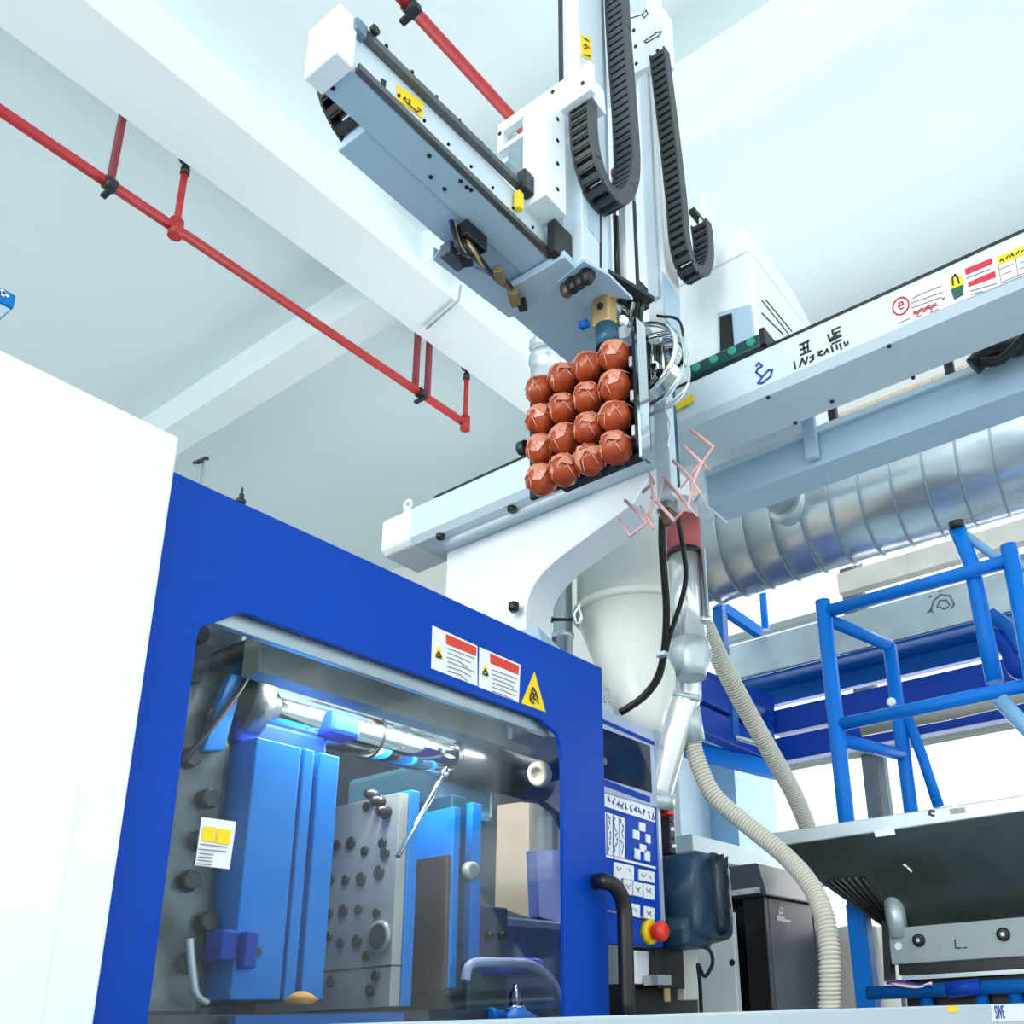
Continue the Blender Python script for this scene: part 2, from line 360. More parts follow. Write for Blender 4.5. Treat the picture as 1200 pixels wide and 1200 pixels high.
# labels
def warn(px_panel, px_red, px_tri, lines, lab):
    l = obj('warning_label', sticker(px_panel, 'Y', DY-.0015), labelw, t, label=lab)
    obj('red_header', sticker(px_red, 'Y', DY-.003), labelr, l)
    obj('triangle', sticker(px_tri, 'Y', DY-.003), yellow, l)
    cx_ = sum(p[0] for p in px_tri)/3; cy_ = sum(p[1] for p in px_tri)/3
    obj('pictogram', strokes([[(cx_-2.5, cy_+2), (cx_, cy_-2), (cx_+2.5, cy_+3)], [(cx_-2, cy_+3.5), (cx_+3, cy_+4.5)]], 'Y', DY-.005, .004), ink, l)
    obj('print', strokes(lines, 'Y', DY-.0035, .0016), inkgrey, l)
ln1 = [[(524+i % 2, 759.5+5.3*i), (535+i, 763.5+5.5*i), (556-(i % 3)*4, 771.5+5.3*i)] for i in range(6)]
warn([(507, 733), (559.5, 757), (559.5, 804), (505.5, 783)], [(523, 743), (558.5, 758.5), (558, 768.5), (523.5, 754.5)], [(514.5, 756), (519.5, 773), (509, 769)], ln1, 'first warning label from the left, red header over grey print')
ln2 = [[(577, 785+5*i), (590, 789.5+5*i), (606-(i % 3)*2, 795.5+5*i)] for i in range(6)]
warn([(562, 758), (610, 779), (608, 823.5), (561, 805)], [(574.5, 765.5), (608.5, 780.5), (607.5, 790.5), (575, 777)], [(569.5, 778), (573, 793), (564.5, 789)], ln2, 'second warning label from the left, red header over dense print')
w3 = obj('warning_triangle', sticker([(626.5, 787), (639.5, 834.5), (611, 824)], 'Y', DY-.0015), yellow, t, label='large yellow warning triangle with a black hand symbol')
obj('hand_symbol', strokes([[(625, 806), (622, 815), (622, 821), (626, 824)], [(625, 806), (628, 811), (630, 818), (631, 824)], [(624, 812), (627, 814), (625, 818), (628, 820)], [(623, 820), (621.5, 817)]], 'Y', DY-.004, .0045), ink, w3)
# handle
hp = smooth_path([at(698, 1033, 'Y', DY), at(708, 1033, 'Y', DY-.045), at(722, 1040, 'Y', DY-.06), at(731, 1062, 'Y', DY-.06), at(733, 1100, 'Y', DY-.06), at(735, 1192, 'Y', DY-.06)], 6)
obj('handle', MB().tube(hp, .021, 14), black, t, label='black tubular pull handle')
# sticker on the glass
gs = obj('glass_sticker', sticker([(236.5, 957.5), (277, 963), (269, 1018.5), (229, 1014)], 'Y', DY+.013), labelw, t, label='white and yellow sticker on the window pane')
obj('yellow_patch', sticker([(239, 968), (254, 969.5), (252, 987), (236, 985)], 'Y', DY+.0105), yellow, gs)
obj('yellow_patch', sticker([(256, 971), (271.5, 973), (268.5, 990), (253, 987.5)], 'Y', DY+.0105), yellow, gs)
obj('print', strokes([[(235, 989), (266, 993)], [(233, 995), (265, 998)]]+[[(234-i, 1000+4*i), (250-i, 1001.5+4*i)] for i in range(4)], 'Y', DY+.0105, .0016), inkgrey, gs)

# ---------------------------------------------------------------- inside the machine
IY = 1.75
# chrome tie bar
CT = at(420, 778, 'Y', 1.64).z
t = thing('inner_crossbeam', 'olive grey steel crossbeam just above the chrome tie bar', 'beam', (1.5, 1.67, CT-.06))
obj('beam', MB().box(1.06, at(596, 860, 'Y', 1.64).x, 1.64, 1.70, at(420, 822, 'Y', 1.64).z, CT), mat('olive_grey_steel', (150, 154, 142), .4, .3, var=.2), t, .003)
obj('end_bracket', MB().box(1.06, 1.115, 1.70, 1.82, CT-.05, CT-.005), darksteel, t)
single('added_light_bar', MB().box(1.15, 1.9, 1.70, 1.735, CT-.035, CT-.005), mat('added_bar_housing', (220, 224, 224), .4), 'made-up light bar added behind the inner crossbeam above the mould', 'lamp')  # added bar out of view, a made-up carrier for the interior light
area('added_inner_light', (1.52, 1.72, CT-.04), (1.52, 1.80, 1.0), .7, .03, 7, (1, .98, .95))  # added light to brighten the machine interior
zb = at(315, 818, 'Y', 1.8).z; xa = at(312, 815, 'Y', 1.8).x
t = thing('tie_bar', 'thick chrome tie bar lying along the machine behind the door window', 'tie bar', (xa, 1.86, zb))
obj('bar', MB().lathe((xa, 1.86, zb), (1, 0, 0), [(0, .06), (1.02, .06)], 28), chrome, t)
obj('bar_joint', MB().lathe((xa+.34, 1.86, zb), (1, 0, 0), [(0, .0615), (.008, .0615)], 28), darksteel, t)
obj('bar_collar', MB().lathe((xa-.05, 1.86, zb), (1, 0, 0), [(0, .1), (.05, .1)], 28), dirty, t)
obj('bar_sleeve', MB().lathe((xa+.62, 1.86, zb), (1, 0, 0), [(0, .066), (.4, .066)], 28), darksteel, t)
# dark toggle side at the left
t = thing('toggle_platen', 'oily dark grey casting at the left inside the door window', 'platen', (.9, 2.0, .5))
tx0, tx1 = .76, at(277, 1100, 'Y', IY).x-.006
obj('casting', MB().box(tx0, tx1, 1.82, 2.7, .98, 1.98), dirty, t, .02)
for i in range(9):
    a = at(random.uniform(215, 262), 745+i*48, 'Y', 1.82)
    obj('nut', MB().lathe((a.x, 1.795, a.z), (0, 1, 0), [(0, .018), (.004, .022), (.03, .022)], 6+(i % 3)), darksteel, t)
obj('grease_line', MB().tube(smooth_path(poly([(214, 893), (250, 850), (284, 805), (300, 770)], 'Y', 1.78)), .006, 8), black, t)
obj('lever', MB().plate(poly([(283, 758), (290, 770), (278, 826), (262, 880), (238, 880), (255, 830), (272, 785)], 'Y', 1.79), (0, .025, 0)), blue_in, t, .003, 'bright blue lever')
obj('hose_line', MB().tube(smooth_path(poly([(222, 1100), (226, 1140), (230, 1165), (243, 1176)], 'Y', 1.78)), .008, 8), galv_dull, t)
# moving platen: blue block with two dark slots
mx0 = at(277, 1100, 'Y', IY).x; mx1 = at(383, 1100, 'Y', IY).x; mz1 = at(370, 880, 'Y', IY).z; mz0 = at(300, 1172, 'Y', IY).z
t = thing('moving_platen', 'bright blue steel block with two dark upright slots behind the window', 'platen', (mx0, 2.0, mz0))
gx = [(at(a, 1080, 'Y', IY).x, at(b, 1080, 'Y', IY).x) for a, b in ((336, 340.5), (353, 360))]
cuts = [mx0, gx[0][0], gx[0][1], gx[1][0], gx[1][1], mx1]
for a, b in ((cuts[0], cuts[1]), (cuts[2], cuts[3]), (cuts[4], cuts[5])):
    obj('plate', MB().box(a, b, IY, 2.45, mz0, mz1), blue_in, t, .003)
obj('core', MB().box(mx0+.01, mx1-.01, IY+.03, 2.44, mz0+.002, mz1-.01), black, t)
obj('latch_block', MB().box(at(277, 1120, 'Y', IY).x, at(291, 1120, 'Y', IY).x, IY-.03, IY, at(280, 1136, 'Y', IY).z, at(280, 1092, 'Y', IY).z), blue_deep, t, .004)
b_ = at(295, 1117, 'Y', IY); obj('bolt', MB().lathe((b_.x, IY-.02, b_.z), (0, 1, 0), [(0, .01), (.02, .014)], 10), darksteel, t)
b_ = at(262, 1108, 'Y', IY); obj('side_lug', MB().box(b_.x-.01, mx0, IY-.01, IY+.05, b_.z-.03, b_.z+.03), blue_deep, t, .005)
obj('top_cap', MB().box(mx0-.01, mx1+.01, IY+.06, 2.3, mz1+.002, mz1+.06), blue_deep, t, .01)
obj('top_block', MB().box(at(362, 860, 'Y', IY+.1).x, at(398, 870, 'Y', IY+.1).x, IY+.02, 2.0, mz1+.061, mz1+.12), blue_deep, t, .012)
# mould half with drilled steel face looking towards the camera
fx = at(465, 1000, 'Y', IY).x; fx1 = at(488, 1000, 'Y', IY).x; ft = at(467, 928, 'Y', IY).z; fb = at(457, 1180, 'Y', IY).z; fy1 = at(385, 1000, 'X', fx).y
t = thing('mould_half', 'steel mould half with many drilled holes in its face', 'mould', ((fx+fx1)/2, 2.0, fb))
obj('face_plate', MB().box(fx, fx+.03, IY, fy1+.25, fb, ft), steel, t, .002, 'drilled grey steel face')
obj('backing_plate', MB().box(fx+.031, fx1, IY-.004, fy1+.26, fb, ft+.012), blue_in, t, .003, 'bright blue backing plate')
hl = [(445, 937), (452, 955), (430, 945), (396, 990), (412, 988), (428, 997), (449, 988), (452, 1000), (445, 1022), (388, 1030), (406, 1031), (424, 1030), (387, 1070), (403, 1067), (421, 1066), (442, 1070), (386, 1097), (400, 1105), (419, 1103), (430, 1120), (389, 1150), (435, 1160), (441, 1143)]
for (hx, hy) in hl:
    c = at(hx, hy, 'X', fx); r = .011+.006*random.random()
    obj('bolt_hole', MB().lathe((fx-.006, c.y, c.z), (1, 0, 0), [(0, r*.7), (0, r), (.008, r)], 12), darksteel, t)
    obj('bolt_hole_centre', MB().lathe((fx-.0065, c.y, c.z), (1, 0, 0), [(0, r*.55), (.002, r*.55)], 10), black, t)
c = at(445, 1098, 'X', fx); obj('locating_bore', MB().lathe((fx-.008, c.y, c.z), (1, 0, 0), [(0, .03), (0, .038), (.01, .04)], 20), steel, t); obj('locating_bore_centre', MB().lathe((fx-.0085, c.y, c.z), (1, 0, 0), [(0, .03), (.003, .03)], 20), black, t)
for (hx, hy) in ((448, 940), (455, 952), (441, 932)):
    c = at(hx, hy, 'X', fx); obj('fitting', MB().lathe((fx-.035, c.y, c.z), (1, 0, 0), [(0, .008), (.012, .014), (.035, .014)], 10), darksteel, t)
obj('seam', MB().box(fx-.001, fx+.031, IY-.001, fy1+.251, at(440, 1134, 'X', fx).z, at(440, 1132, 'X', fx).z), darksteel, t)
# fixed half and fixed platen
ax_ = [at(p, 1050, 'Y', IY).x for p in (524, 536, 554, 566, 581, 612)]
t = thing('fixed_platen', 'layered blue and dark steel platen right of the drilled mould half', 'platen', ((ax_[0]+ax_[5])/2, 2.0, .9))
obj('cavity_plate', MB().box(ax_[0], ax_[1]-.002, IY+.002, 2.25, at(520, 1160, 'Y', IY).z, at(520, 1000, 'Y', IY).z), brown, t, .002, 'oily brown steel plate')
obj('clamp_plate', MB().box(ax_[0]+.012, ax_[1], IY-.004, 2.4, at(528, 1158, 'Y', IY).z, at(530, 945, 'Y', IY).z), blue_in, t, .002)
obj('manifold', MB().box(ax_[1]+.002, ax_[2], IY+.03, 2.4, at(545, 1165, 'Y', IY).z, at(545, 930, 'Y', IY).z), mat('dark_teal_steel', (14, 62, 84), .4, .3, var=.2), t, .003)
obj('platen_plate', MB().box(ax_[2]+.002, ax_[3], IY+.01, 2.5, at(560, 1125, 'Y', IY).z, at(560, 940, 'Y', IY).z), blue_in, t, .002)
obj('platen_body', MB().box(ax_[3]+.002, ax_[5], IY+.05, 2.6, .98, at(580, 1062, 'Y', IY+.05).z), mat('grey_teal_casting', (70, 92, 102), .4, .3, var=.2), t, .006)
for (px_, py_) in ((571, 1097), (586, 1096)):
    b_ = at(px_, py_, 'Y', IY+.05); obj('bolt', MB().lathe((b_.x, IY+.03, b_.z), (0, 1, 0), [(0, .01), (.02, .014)], 10), darksteel, t)
obj('top_bracket', MB().box(at(515, 905, 'Y', 1.9).x, at(580, 905, 'Y', 1.9).x, 1.9, 2.3, at(550, 960, 'Y', 1.9).z, at(550, 895, 'Y', 1.9).z), mat('pale_cyan_paint', (120, 180, 200), .4), t, .02)
ip = mat('pale_grey_green_plate', (168, 184, 182), .35, .3, var=.08)
obj('side_plate', MB().plate([(ax_[1]-.19, IY+.35, 1.30), (ax_[1]-.19, IY+.85, 1.30), (ax_[1]-.19, IY+.85, 1.66), (ax_[1]-.19, IY+.6, 1.72), (ax_[1]-.19, IY+.35, 1.62)], (.03, 0, 0)), ip, t, .003)
obj('eye_plate', MB().lathe((at(552, 1020, 'Y', IY-.01).x, IY-.02, at(552, 1022, 'Y', IY).z), (0, 1, 0), [(0, .014), (.0, .024), (.02, .026)], 14), steel, t)
single('air_blow_rod', MB().tube(poly([(522, 904), (466, 1004)], 'Y', 1.70), .0065, 8).tube(poly([(523, 902), (519, 911)], 'Y', 1.70), .011, 8), chrome, 'thin diagonal silver rod in front of the drilled mould half', 'rod')
# lamp at the top right inside the door
c = at(633, 907, 'Y', 1.66)
t = thing('work_lamp', 'small cream-ringed work lamp inside the right edge of the door window', 'lamp', c)
ld = V((-.6, .25, -.05)).normalized(); le = at(655, 900, 'Y', 1.66)
obj('ring', MB().lathe(c, (c-le), [(-.012, .033), (-.005, .036), (.012, .036), (.016, .028), (.016, .02), (.005, .018)], 20), mat('cream_plastic', (222, 214, 180), .4), t)
obj('housing', MB().lathe(le, (c-le), [(-.02, .03), (0, .034), ((c-le).length-.013, .03)], 18), black, t)
obj('mount', MB().tube([le, V((le.x+.03, DY+.016, le.z))], .012, 8), black, t)
obj('glint_cap', MB().lathe(le+(le-c)*.5, (le-c), [(0, .028), (.01, .02)], 14), darksteel, t)
# rear safety door with a rounded window, peach wall seen through it
RY = 2.75
rx0 = at(560, 1000, 'Y', RY).x; rx1 = 3.7
t = thing('rear_safety_door', 'dark far-side door of the machine with a rounded window onto a peach sheet', 'door', (rx0, RY, .8))
rp_ = [(583, 943), (620, 938), (640, 940), (655, 952), (668, 975), (668, 1090), (610, 1072), (580, 1062)]
obj('door_panel', MB().plate([(1.75, RY, .8), (rx1, RY, .8), (rx1, RY, 2.25), (1.75, RY, 2.25)], (0, .05, 0), [poly(rp_, 'Y', RY)]), mat('rear_dark_teal', (22, 44, 66), .4, var=.15), t)
obj('back_sheet', MB().box(rx0-.2, rx1+1.2, RY+1.0, RY+1.02, .4, 2.7).box(rx0-.2, rx0-.18, RY+.051, RY+1.0, .8, .86), mat('peach_sheet', (255, 224, 196), .7, var=.03), t, label='peach coloured sheet behind the opening')
obj('door_post', MB().plate(poly([(628, 996), (668, 996), (668, 1085), (632, 1075)], 'Y', RY-.02), (0, .06, 0)), mat('lavender_blue_paint', (86, 104, 190), .4), t, .004)
# injection side: nozzle hose, clear bottle and blue valve at the bottom
t = thing('coolant_hose', 'pale arched coolant hose at the lower right inside the window', 'hose', at(560, 1140, 'Y', 1.68))
obj('hose', MB().tube(smooth_path(poly([(545, 1150), (552, 1130), (580, 1128), (622, 1131), (646, 1150), (660, 1185), (664, 1230)], 'Y', 1.68)), .012, 10), mat('pale_violet_hose', (150, 160, 196), .4), t)
obj('collar', MB().lathe(at(594, 1136, 'Y', 1.8), (0, 0, 1), [(-.02, .1), (.018, .1), (.024, .09)], 24), mat('violet_blue', (50, 80, 190), .35), t)
single('nozzle_carriage', MB().box(at(575, 1150, 'Y', 1.95).x, at(690, 1150, 'Y', 1.95).x, 1.95, 2.5, .9, at(620, 1075, 'Y', 1.95).z), mat('slate_blue_casting', (74, 92, 140), .35, .2, var=.25), 'slate blue injection nozzle carriage at the lower right behind the window', 'carriage', bevel=.03)
c = at(605, 1180, 'Y', 1.62)
t = thing('oil_cup', 'small clear oil cup on a blue valve at the bottom of the window', 'oil cup', c)
obj('cup', MB().lathe(c, (0, 0, 1), [(0, .018), (.03, .018), (.045, .008), (.055, .008)], 14), glass('cup_glass', (.92, .95, .97)), t)
obj('ring', MB().lathe(c+V((0, 0, .0)), (0, 0, 1), [(-.004, .02), (.003, .02)], 14), chrome, t)
obj('rod', MB().lathe(c, (0, 0, 1), [(0, .004), (.05, .004)], 8), chrome, t)
obj('valve', MB().lathe(c-V((0, 0, .035)), (0, 0, 1), [(0, .05), (.014, .05), (.026, .026), (.034, .022)], 18), blue_mid, t)
obj('knob', MB().lathe(c-V((.05, 0, .02)), (-1, 0, 0), [(0, .014), (.03, .014), (.034, .02), (.05, .02)], 12), blue_mid, t)
# bottom clutter behind window
single('oil_tray', MB().box(.76, 2.0, 1.62, 2.7, .86, at(300, 1188, 'Y', 1.62).z), mat('oil_black_tray', (40, 48, 54), .3, .4, var=.5, scale=12), 'dark oil tray along the bottom inside the window', 'tray')
single('tray_guard', MB().box(at(272, 1193, 'Y', 1.60).x, at(470, 1193, 'Y', 1.60).x, 1.59, 1.61, .86, at(300, 1190, 'Y', 1.60).z), blue_mid, 'low blue strip along the oil tray under the blue block', 'guard')
single('oily_rag', MB().lathe(at(352, 1178, 'Y', 1.64), (0, 0, 1), [(0, .02), (.01, .034), (.02, .02), (.026, .008)], 9), mat('orange_rag', (190, 140, 70), .8, var=.3, bump=.6), 'small orange rag lying in the oil tray', 'rag')
single('rear_machine_panel', MB().box(.77, 1.74, 2.76, 2.8, .8, 2.05), mat('grey_inner_sheet', (140, 152, 154), .5, var=.15), 'grey inner sheet closing the back of the machine behind the mould', 'panel')

# ---------------------------------------------------------------- control panel
CYP = 1.575
a0 = 2.03; a1 = at(769, 900, 'Y', CYP).x; pz1 = at(768, 857, 'Y', CYP).z; pz0 = at(745, 1108, 'Y', CYP).z
t = thing('control_panel', 'blue control panel with screen and white keys right of the door', 'control panel', (2.2, CYP+.1, pz0))
obj('housing', MB().box(a0, a1, CYP, CYP+.04, pz0, pz1), panelblue, t, .006)
obj('side_trim', MB().box(a1-.012, a1+.004, CYP-.006, CYP, pz0+.02, pz1), mat('silver_trim', (196, 208, 220), .3, .4), t)
sf = obj('screen_frame', MB().box(a0, a1-.012, CYP-.008, CYP, at(762, 945, 'Y', CYP).z, pz1), mat('silver_blue_frame', (176, 190, 216), .35, .2), t, .002)
obj('screen', MB().box(a0, at(760, 900, 'Y', CYP).x, CYP-.0095, CYP-.0078, at(762, 930, 'Y', CYP).z, at(762, 876, 'Y', CYP).z), screen_m, sf)
obj('top_stripe', strokes([[(700, 842), (766, 871)]], 'Y', CYP-.0105, .012), blue_deep, sf)
obj('lower_stripe', sticker([(706, 912), (762, 934), (762, 941), (706, 920)], 'Y', CYP-.0095), blue_deep, sf)
hd = obj('header_plate', sticker([(706, 924), (767, 947), (768, 964), (706, 944)], 'Y', CYP-.002), labelw, t)
obj('print', strokes([[(712+i*5.2+random.uniform(0, 3.5), 933+i*1.9+random.uniform(0, 9)) for _ in range(3)] for i in range(11) for _k in range(2)], 'Y', CYP-.0035, .0035), inkblue, hd)
kl = obj('legend_plate', sticker([(706, 950), (732, 959), (732, 1006), (706, 1000)], 'Y', CYP-.002), labelw, t)
obj('print', strokes([[(711+7.5*i, 953+2.5*i), (711.5+7.5*i, 1001+1.6*i)] for i in range(3)]+[[(713+7.5*i+random.uniform(-1, 3), 956+2*i+j*6), (713+7.5*i+random.uniform(-1, 3), 960+2*i+j*6)] for i in range(3) for j in range(7)], 'Y', CYP-.0035, .003), inkblue, kl)
def keyp(pxs): return obj('key', MB().plate(poly(pxs, 'Y', CYP-.004), (0, .004, 0)), labelw, t)
for cx_, cy_, wd, hh in ((753, 969, 7, 10), (746, 978, 7, 10), (760, 983, 5, 10), (754, 994, 7, 9), (747.5, 1001, 6, 12), (759, 1003, 6, 12)):
    keyp([(cx_-wd/2, cy_-hh/2-1), (cx_+wd/2, cy_-hh/2+1.4), (cx_+wd/2, cy_+hh/2+1), (cx_-wd/2, cy_+hh/2-1)])
obj('divider', strokes([[(706, 1002), (768, 1017)]], 'Y', CYP-.003, .007), labelw, t)
for (l_, r_, y0, h_) in ((720, 743, 1010, 17), (749, 767, 1018, 13), (717, 728, 1026, 18), (731, 741, 1030, 17), (742.5, 753, 1033, 16), (754.5, 767, 1035, 17), (734, 750, 1057, 15), (755, 767, 1061.5, 14)):
    s_ = .22; k = keyp([(l_, y0), (r_, y0+(r_-l_)*s_), (r_, y0+h_+(r_-l_)*s_), (l_, y0+h_)])
    obj('print', strokes([[(l_+3, y0+6), (l_+5, y0+10), (l_+8, y0+7)], [(r_-6, y0+8), (r_-4, y0+12)]] if r_-l_ > 9 else [[(l_+3, y0+5), (l_+4, y0+9)]], 'Y', CYP-.005, .003), inkgrey, k)
obj('base_line', strokes([[(706, 1066), (767, 1078)]], 'Y', CYP-.003, .006), mat('bronze_line', (140, 120, 110), .4), t)
e = at(765, 1092, 'Y', CYP-.02)
es = obj('emergency_stop', MB().lathe((e.x, CYP, e.z), (0, -1, 0), [(0, .036), (.016, .036), (.02, .032)], 22), yellow, t, label='red emergency stop button on a yellow ring')
obj('button', MB().lathe((e.x+.004, CYP-.018, e.z), (0, -1, 0), [(0, .02), (.016, .02), (.018, .029), (.034, .03), (.044, .022), (.047, .008)], 22), brass_red, es)
# fabric cover behind the panel
t = thing('fabric_cover', 'dark teal fabric cover bundled behind the control panel', 'cover', dp(805, 1100, 2.95))
def blob(px, py, depth, sx, sy, sz, jit, seed):
    mb = MB(); bm = bmesh.new(); bmesh.ops.create_cube(bm, size=2); bmesh.ops.subdivide_edges(bm, edges=bm.edges[:], cuts=5, use_grid_fill=True)
    rnd = random.Random(seed); c = dp(px, py, depth); vs = []
    for v in bm.verts:
        p = v.co; q = p.normalized()*1.25; p = p*.68+q*.32
        k = 1+jit*math.sin(7*p.x+seed)*math.cos(6*p.z+2*p.y)+rnd.uniform(-jit, jit)*.35
        vs.append(c+V((p.x*sx, p.y*sy, p.z*sz))*k)
    bm.verts.index_update(); mb.add(vs, [tuple(v.index for v in f.verts) for f in bm.faces], True); bm.free(); return mb
b1 = obj('body', blob(812, 1052, 3.0, .115, .09, .135, .10, 3), tarp, t)
b1.modifiers.new('s', 'SUBSURF').levels = 1; b1.modifiers['s'].render_levels = 1
f1 = obj('flap', blob(834, 1048, 2.97, .03, .05, .115, .12, 5), mat('dark_cover_fold', (16, 36, 52), .4, var=.2), t)
obj('elbow', blob(800, 1094, 2.9, .075, .06, .045, .05, 8), tarp, t)
obj('drawstring', MB().tube(smooth_path([dp(x, y, 2.9) for x, y in ((812, 1108), (830, 1112), (835, 1128), (826, 1144), (818, 1130), (820, 1150), (822, 1190))]), .006, 8), black, t)
# machine frame pieces below the panel
t = thing('lower_guard', 'black guard with a white plate under the control panel', 'guard', dp(770, 1180, 2.7))
def dbox(px0, px1, py0, py1, depth, thick, inv=False):   # upright box whose front faces -Y at the depth of its lower left corner
    a = dp(px0, py1, depth); y = a.y; b = at(px1, py1, 'Y', y); c = at(px0, py0, 'Y', y)
    return MB().box(a.x, b.x, y, y+thick, a.z, c.z)
obj('guard_plate', dbox(735, 820, 1152, 1210, 2.72, .12), black, t, .003)
obj('white_plate', dbox(747, 772, 1114, 1153, 2.75, .03), white, t, .002)
obj('dark_tower', dbox(771, 803, 1105, 1158, 2.78, .1), black, t, .003)
obj('grey_step', dbox(771, 787, 1142, 1154, 2.74, .05), greyplate, t)
a_ = dp(781, 1166, 2.7); obj('brass_tag', MB().box(a_.x-.014, a_.x+.014, a_.y-.004, a_.y, a_.z-.018, a_.z+.018), brass, t)
obj('white_guide', dbox(803, 821, 1110, 1172, 2.9, .03), mat('cream_plastic2', (214, 218, 204), .4), t, .004)

# ---------------------------------------------------------------- robot bracket
BX = 2.13
t = thing('beam_bracket', 'big white curved bracket carrying the robot beam above the door', 'bracket', (BX+.08, 1.9, 2.0))
bo = poly([(524, 640), (524, 720), (606, 760), (615, 738)], 'X', BX)+smooth_path(poly([(616, 716), (619, 700), (629, 680), (650, 658), (690, 628), (742, 590)], 'X', BX), 5)
zt0 = 2.557
bo[0] = V((BX, bo[0].y, zt0)); bo[1] = V((BX, bo[0].y, 1.95)); bo[2] = V((BX, bo[4].y+.02, 1.95)); bo[3].z = 2.0; bo[3].y = bo[4].y
bo.append(at(770, 566, 'X', BX)); bo[-1].z = zt0
obj('arm', MB().plate(bo, (.13, 0, 0)), robot_shiny, t, .004)
fl = at(600, 722, 'X', BX-.03)
obj('foot_flange', MB().hexa([(BX-.02, 1.73, 1.94), (BX-.02, 1.93, 1.94), (BX+.2, 1.93, 1.94), (BX+.2, 1.73, 1.94), (BX-.02, 1.79, 2.15), (BX-.02, 1.90, 2.15), (BX+.2, 1.90, 2.05), (BX+.2, 1.77, 2.05)]), robot_blue, t, .004)
k_ = at(602, 714, 'X', BX-.03); obj('knob', MB().lathe(k_, (0, 0, 1), [(-.01, .01), (0, .018), (.02, .018), (.024, .012)], 12), black, t)
# ---------------------------------------------------------------- traverse beam (across the machine)
X0 = 2.0; X1 = 2.185; BZ0 = 2.557; BZ1 = 2.70; yl = at(482, 600, 'X', X0).y; ye = at(449, 605, 'X', X0).y
t = thing('traverse_beam', 'long white robot beam with stickers and a logo crossing above the machine', 'beam', (2.1, 1.3, BZ0))
prof = [(X0, BZ0+.02), (X0+.02, BZ0), (X1, BZ0), (X1, BZ1), (X0+.01, BZ1), (X0, BZ1-.01)]
obj('beam_body', MB().plate([(x, -1.2, z) for x, z in prof], (0, yl+1.2, 0)), robot, t)
obj('end_cap', MB().plate([(x, yl+.003, z) for x, z in prof], (0, ye-yl, 0)), robot_shiny, t, .02, 'white plastic end cap')
obj('top_rail', MB().box(X0+.012, X0+.04, -1.2, yl-.1, BZ1, BZ1+.013), darksteel, t, label='dark guide rail on the top edge')
obj('slot_strip', MB().box(X0+.06, X0+.075, at(690, 575, 'Z', BZ0).y, at(510, 627, 'Z', BZ0).y, BZ0-.012, BZ0), robot_shiny, t)
for px_, py_ in ((516, 630), (600, 598)):
    p = at(px_, py_, 'Z', BZ0-.01); obj('screw', MB().lathe((p.x, p.y, BZ0-.016), (0, 0, 1), [(0, .012), (.004, .016), (.016, .016)], 12), black, t)
for px_, py_ in ((610, 614), (1042, 405), (900, 465), (932, 495), (1070, 442), (975, 470)):
    p = at(px_, py_, 'Z', BZ0); obj('screw', MB().lathe((p.x, p.y, BZ0-.004), (0, 0, 1), [(0, .006), (.005, .006)], 8), black, t)
p = at(478, 594, 'X', X0+.03)
eb = obj('lifting_eye', MB().lathe((X0+.03, p.y, BZ1), (0, 0, 1), [(0, .016), (.02, .014), (.03, .012)], 12), labelw, t)
obj('eye_ring', MB().tube([(X0+.03, p.y+.018*math.cos(a*.5236), BZ1+.04+.018*math.sin(a*.5236)) for a in range(13)], .006, 8), labelw, eb)
xs = X0-.0016
lg = obj('logo', strokes([[(889, 425), (893, 429), (888, 432), (886, 436), (893, 442), (888, 449), (893, 449), (903, 441), (905, 433), (900, 434), (893, 442)], [(889, 425), (886, 429)]], 'X', xs, .006), inkblue, t, label='blue swirl emblem')
obj('logo_text', strokes([
    [(937, 404), (948, 399)], [(938, 410), (947, 406)], [(941, 403), (943, 413)], [(938, 416), (950, 411)], [(946, 400), (947, 411)],
    [(970, 392), (973, 400)], [(975, 387), (984, 383)], [(975, 387), (976, 391), (984, 388)], [(980, 391), (972, 399)], [(973, 400), (986, 393)], [(976, 396), (984, 392)], [(975, 403), (986, 398)],
    [(930.5, 424), (932, 432)], [(937, 430), (940, 420), (944, 427), (946, 418)], [(949, 419), (953, 416), (953, 421), (949, 424)], [(958, 413), (963, 411), (959, 416), (964, 416)], [(966, 415), (969, 409), (971, 413)], [(974, 405), (976, 412)], [(980, 404), (981, 409)], [(984, 403), (986, 409)], [(989, 401), (991, 405)], [(993, 400), (993.5, 403)]], 'X', xs, .0052), ink, t, label='dark lettering beside the emblem')
ls = obj('instruction_sticker', sticker([(1045, 347), (1200, 280), (1200, 322), (1050, 384)], 'X', X0-.0015), labelw, t, label='long white sticker with red and yellow print')
ring = [(1055.5+9.3*math.cos(a*.349), 358.5+10*math.sin(a*.349)-2*math.cos(a*.349)) for a in range(19)]
obj('red_ring', strokes([ring], 'X', xs-.002, .004), inkred, ls)
obj('letter_e', strokes([[(1053, 358.5), (1058.5, 356.5), (1057.5, 353.8), (1054, 354.5), (1052.5, 359), (1055, 362), (1059, 360.5)]], 'X', xs-.002, .0035), inkred, ls)
obj('grey_print', strokes([[(1069, 350), (1080, 344), (1103, 335)], [(1068, 355), (1105, 342)], [(1068, 361), (1103, 348)], [(1052, 379), (1066, 373)], [(1072, 372), (1080, 369)], [(1090, 366), (1100, 362)], [(1137, 341), (1168, 332)], [(1138, 345), (1152, 341)], [(1132, 326), (1160, 315)]], 'X', xs-.002, .002), inkgrey, ls)
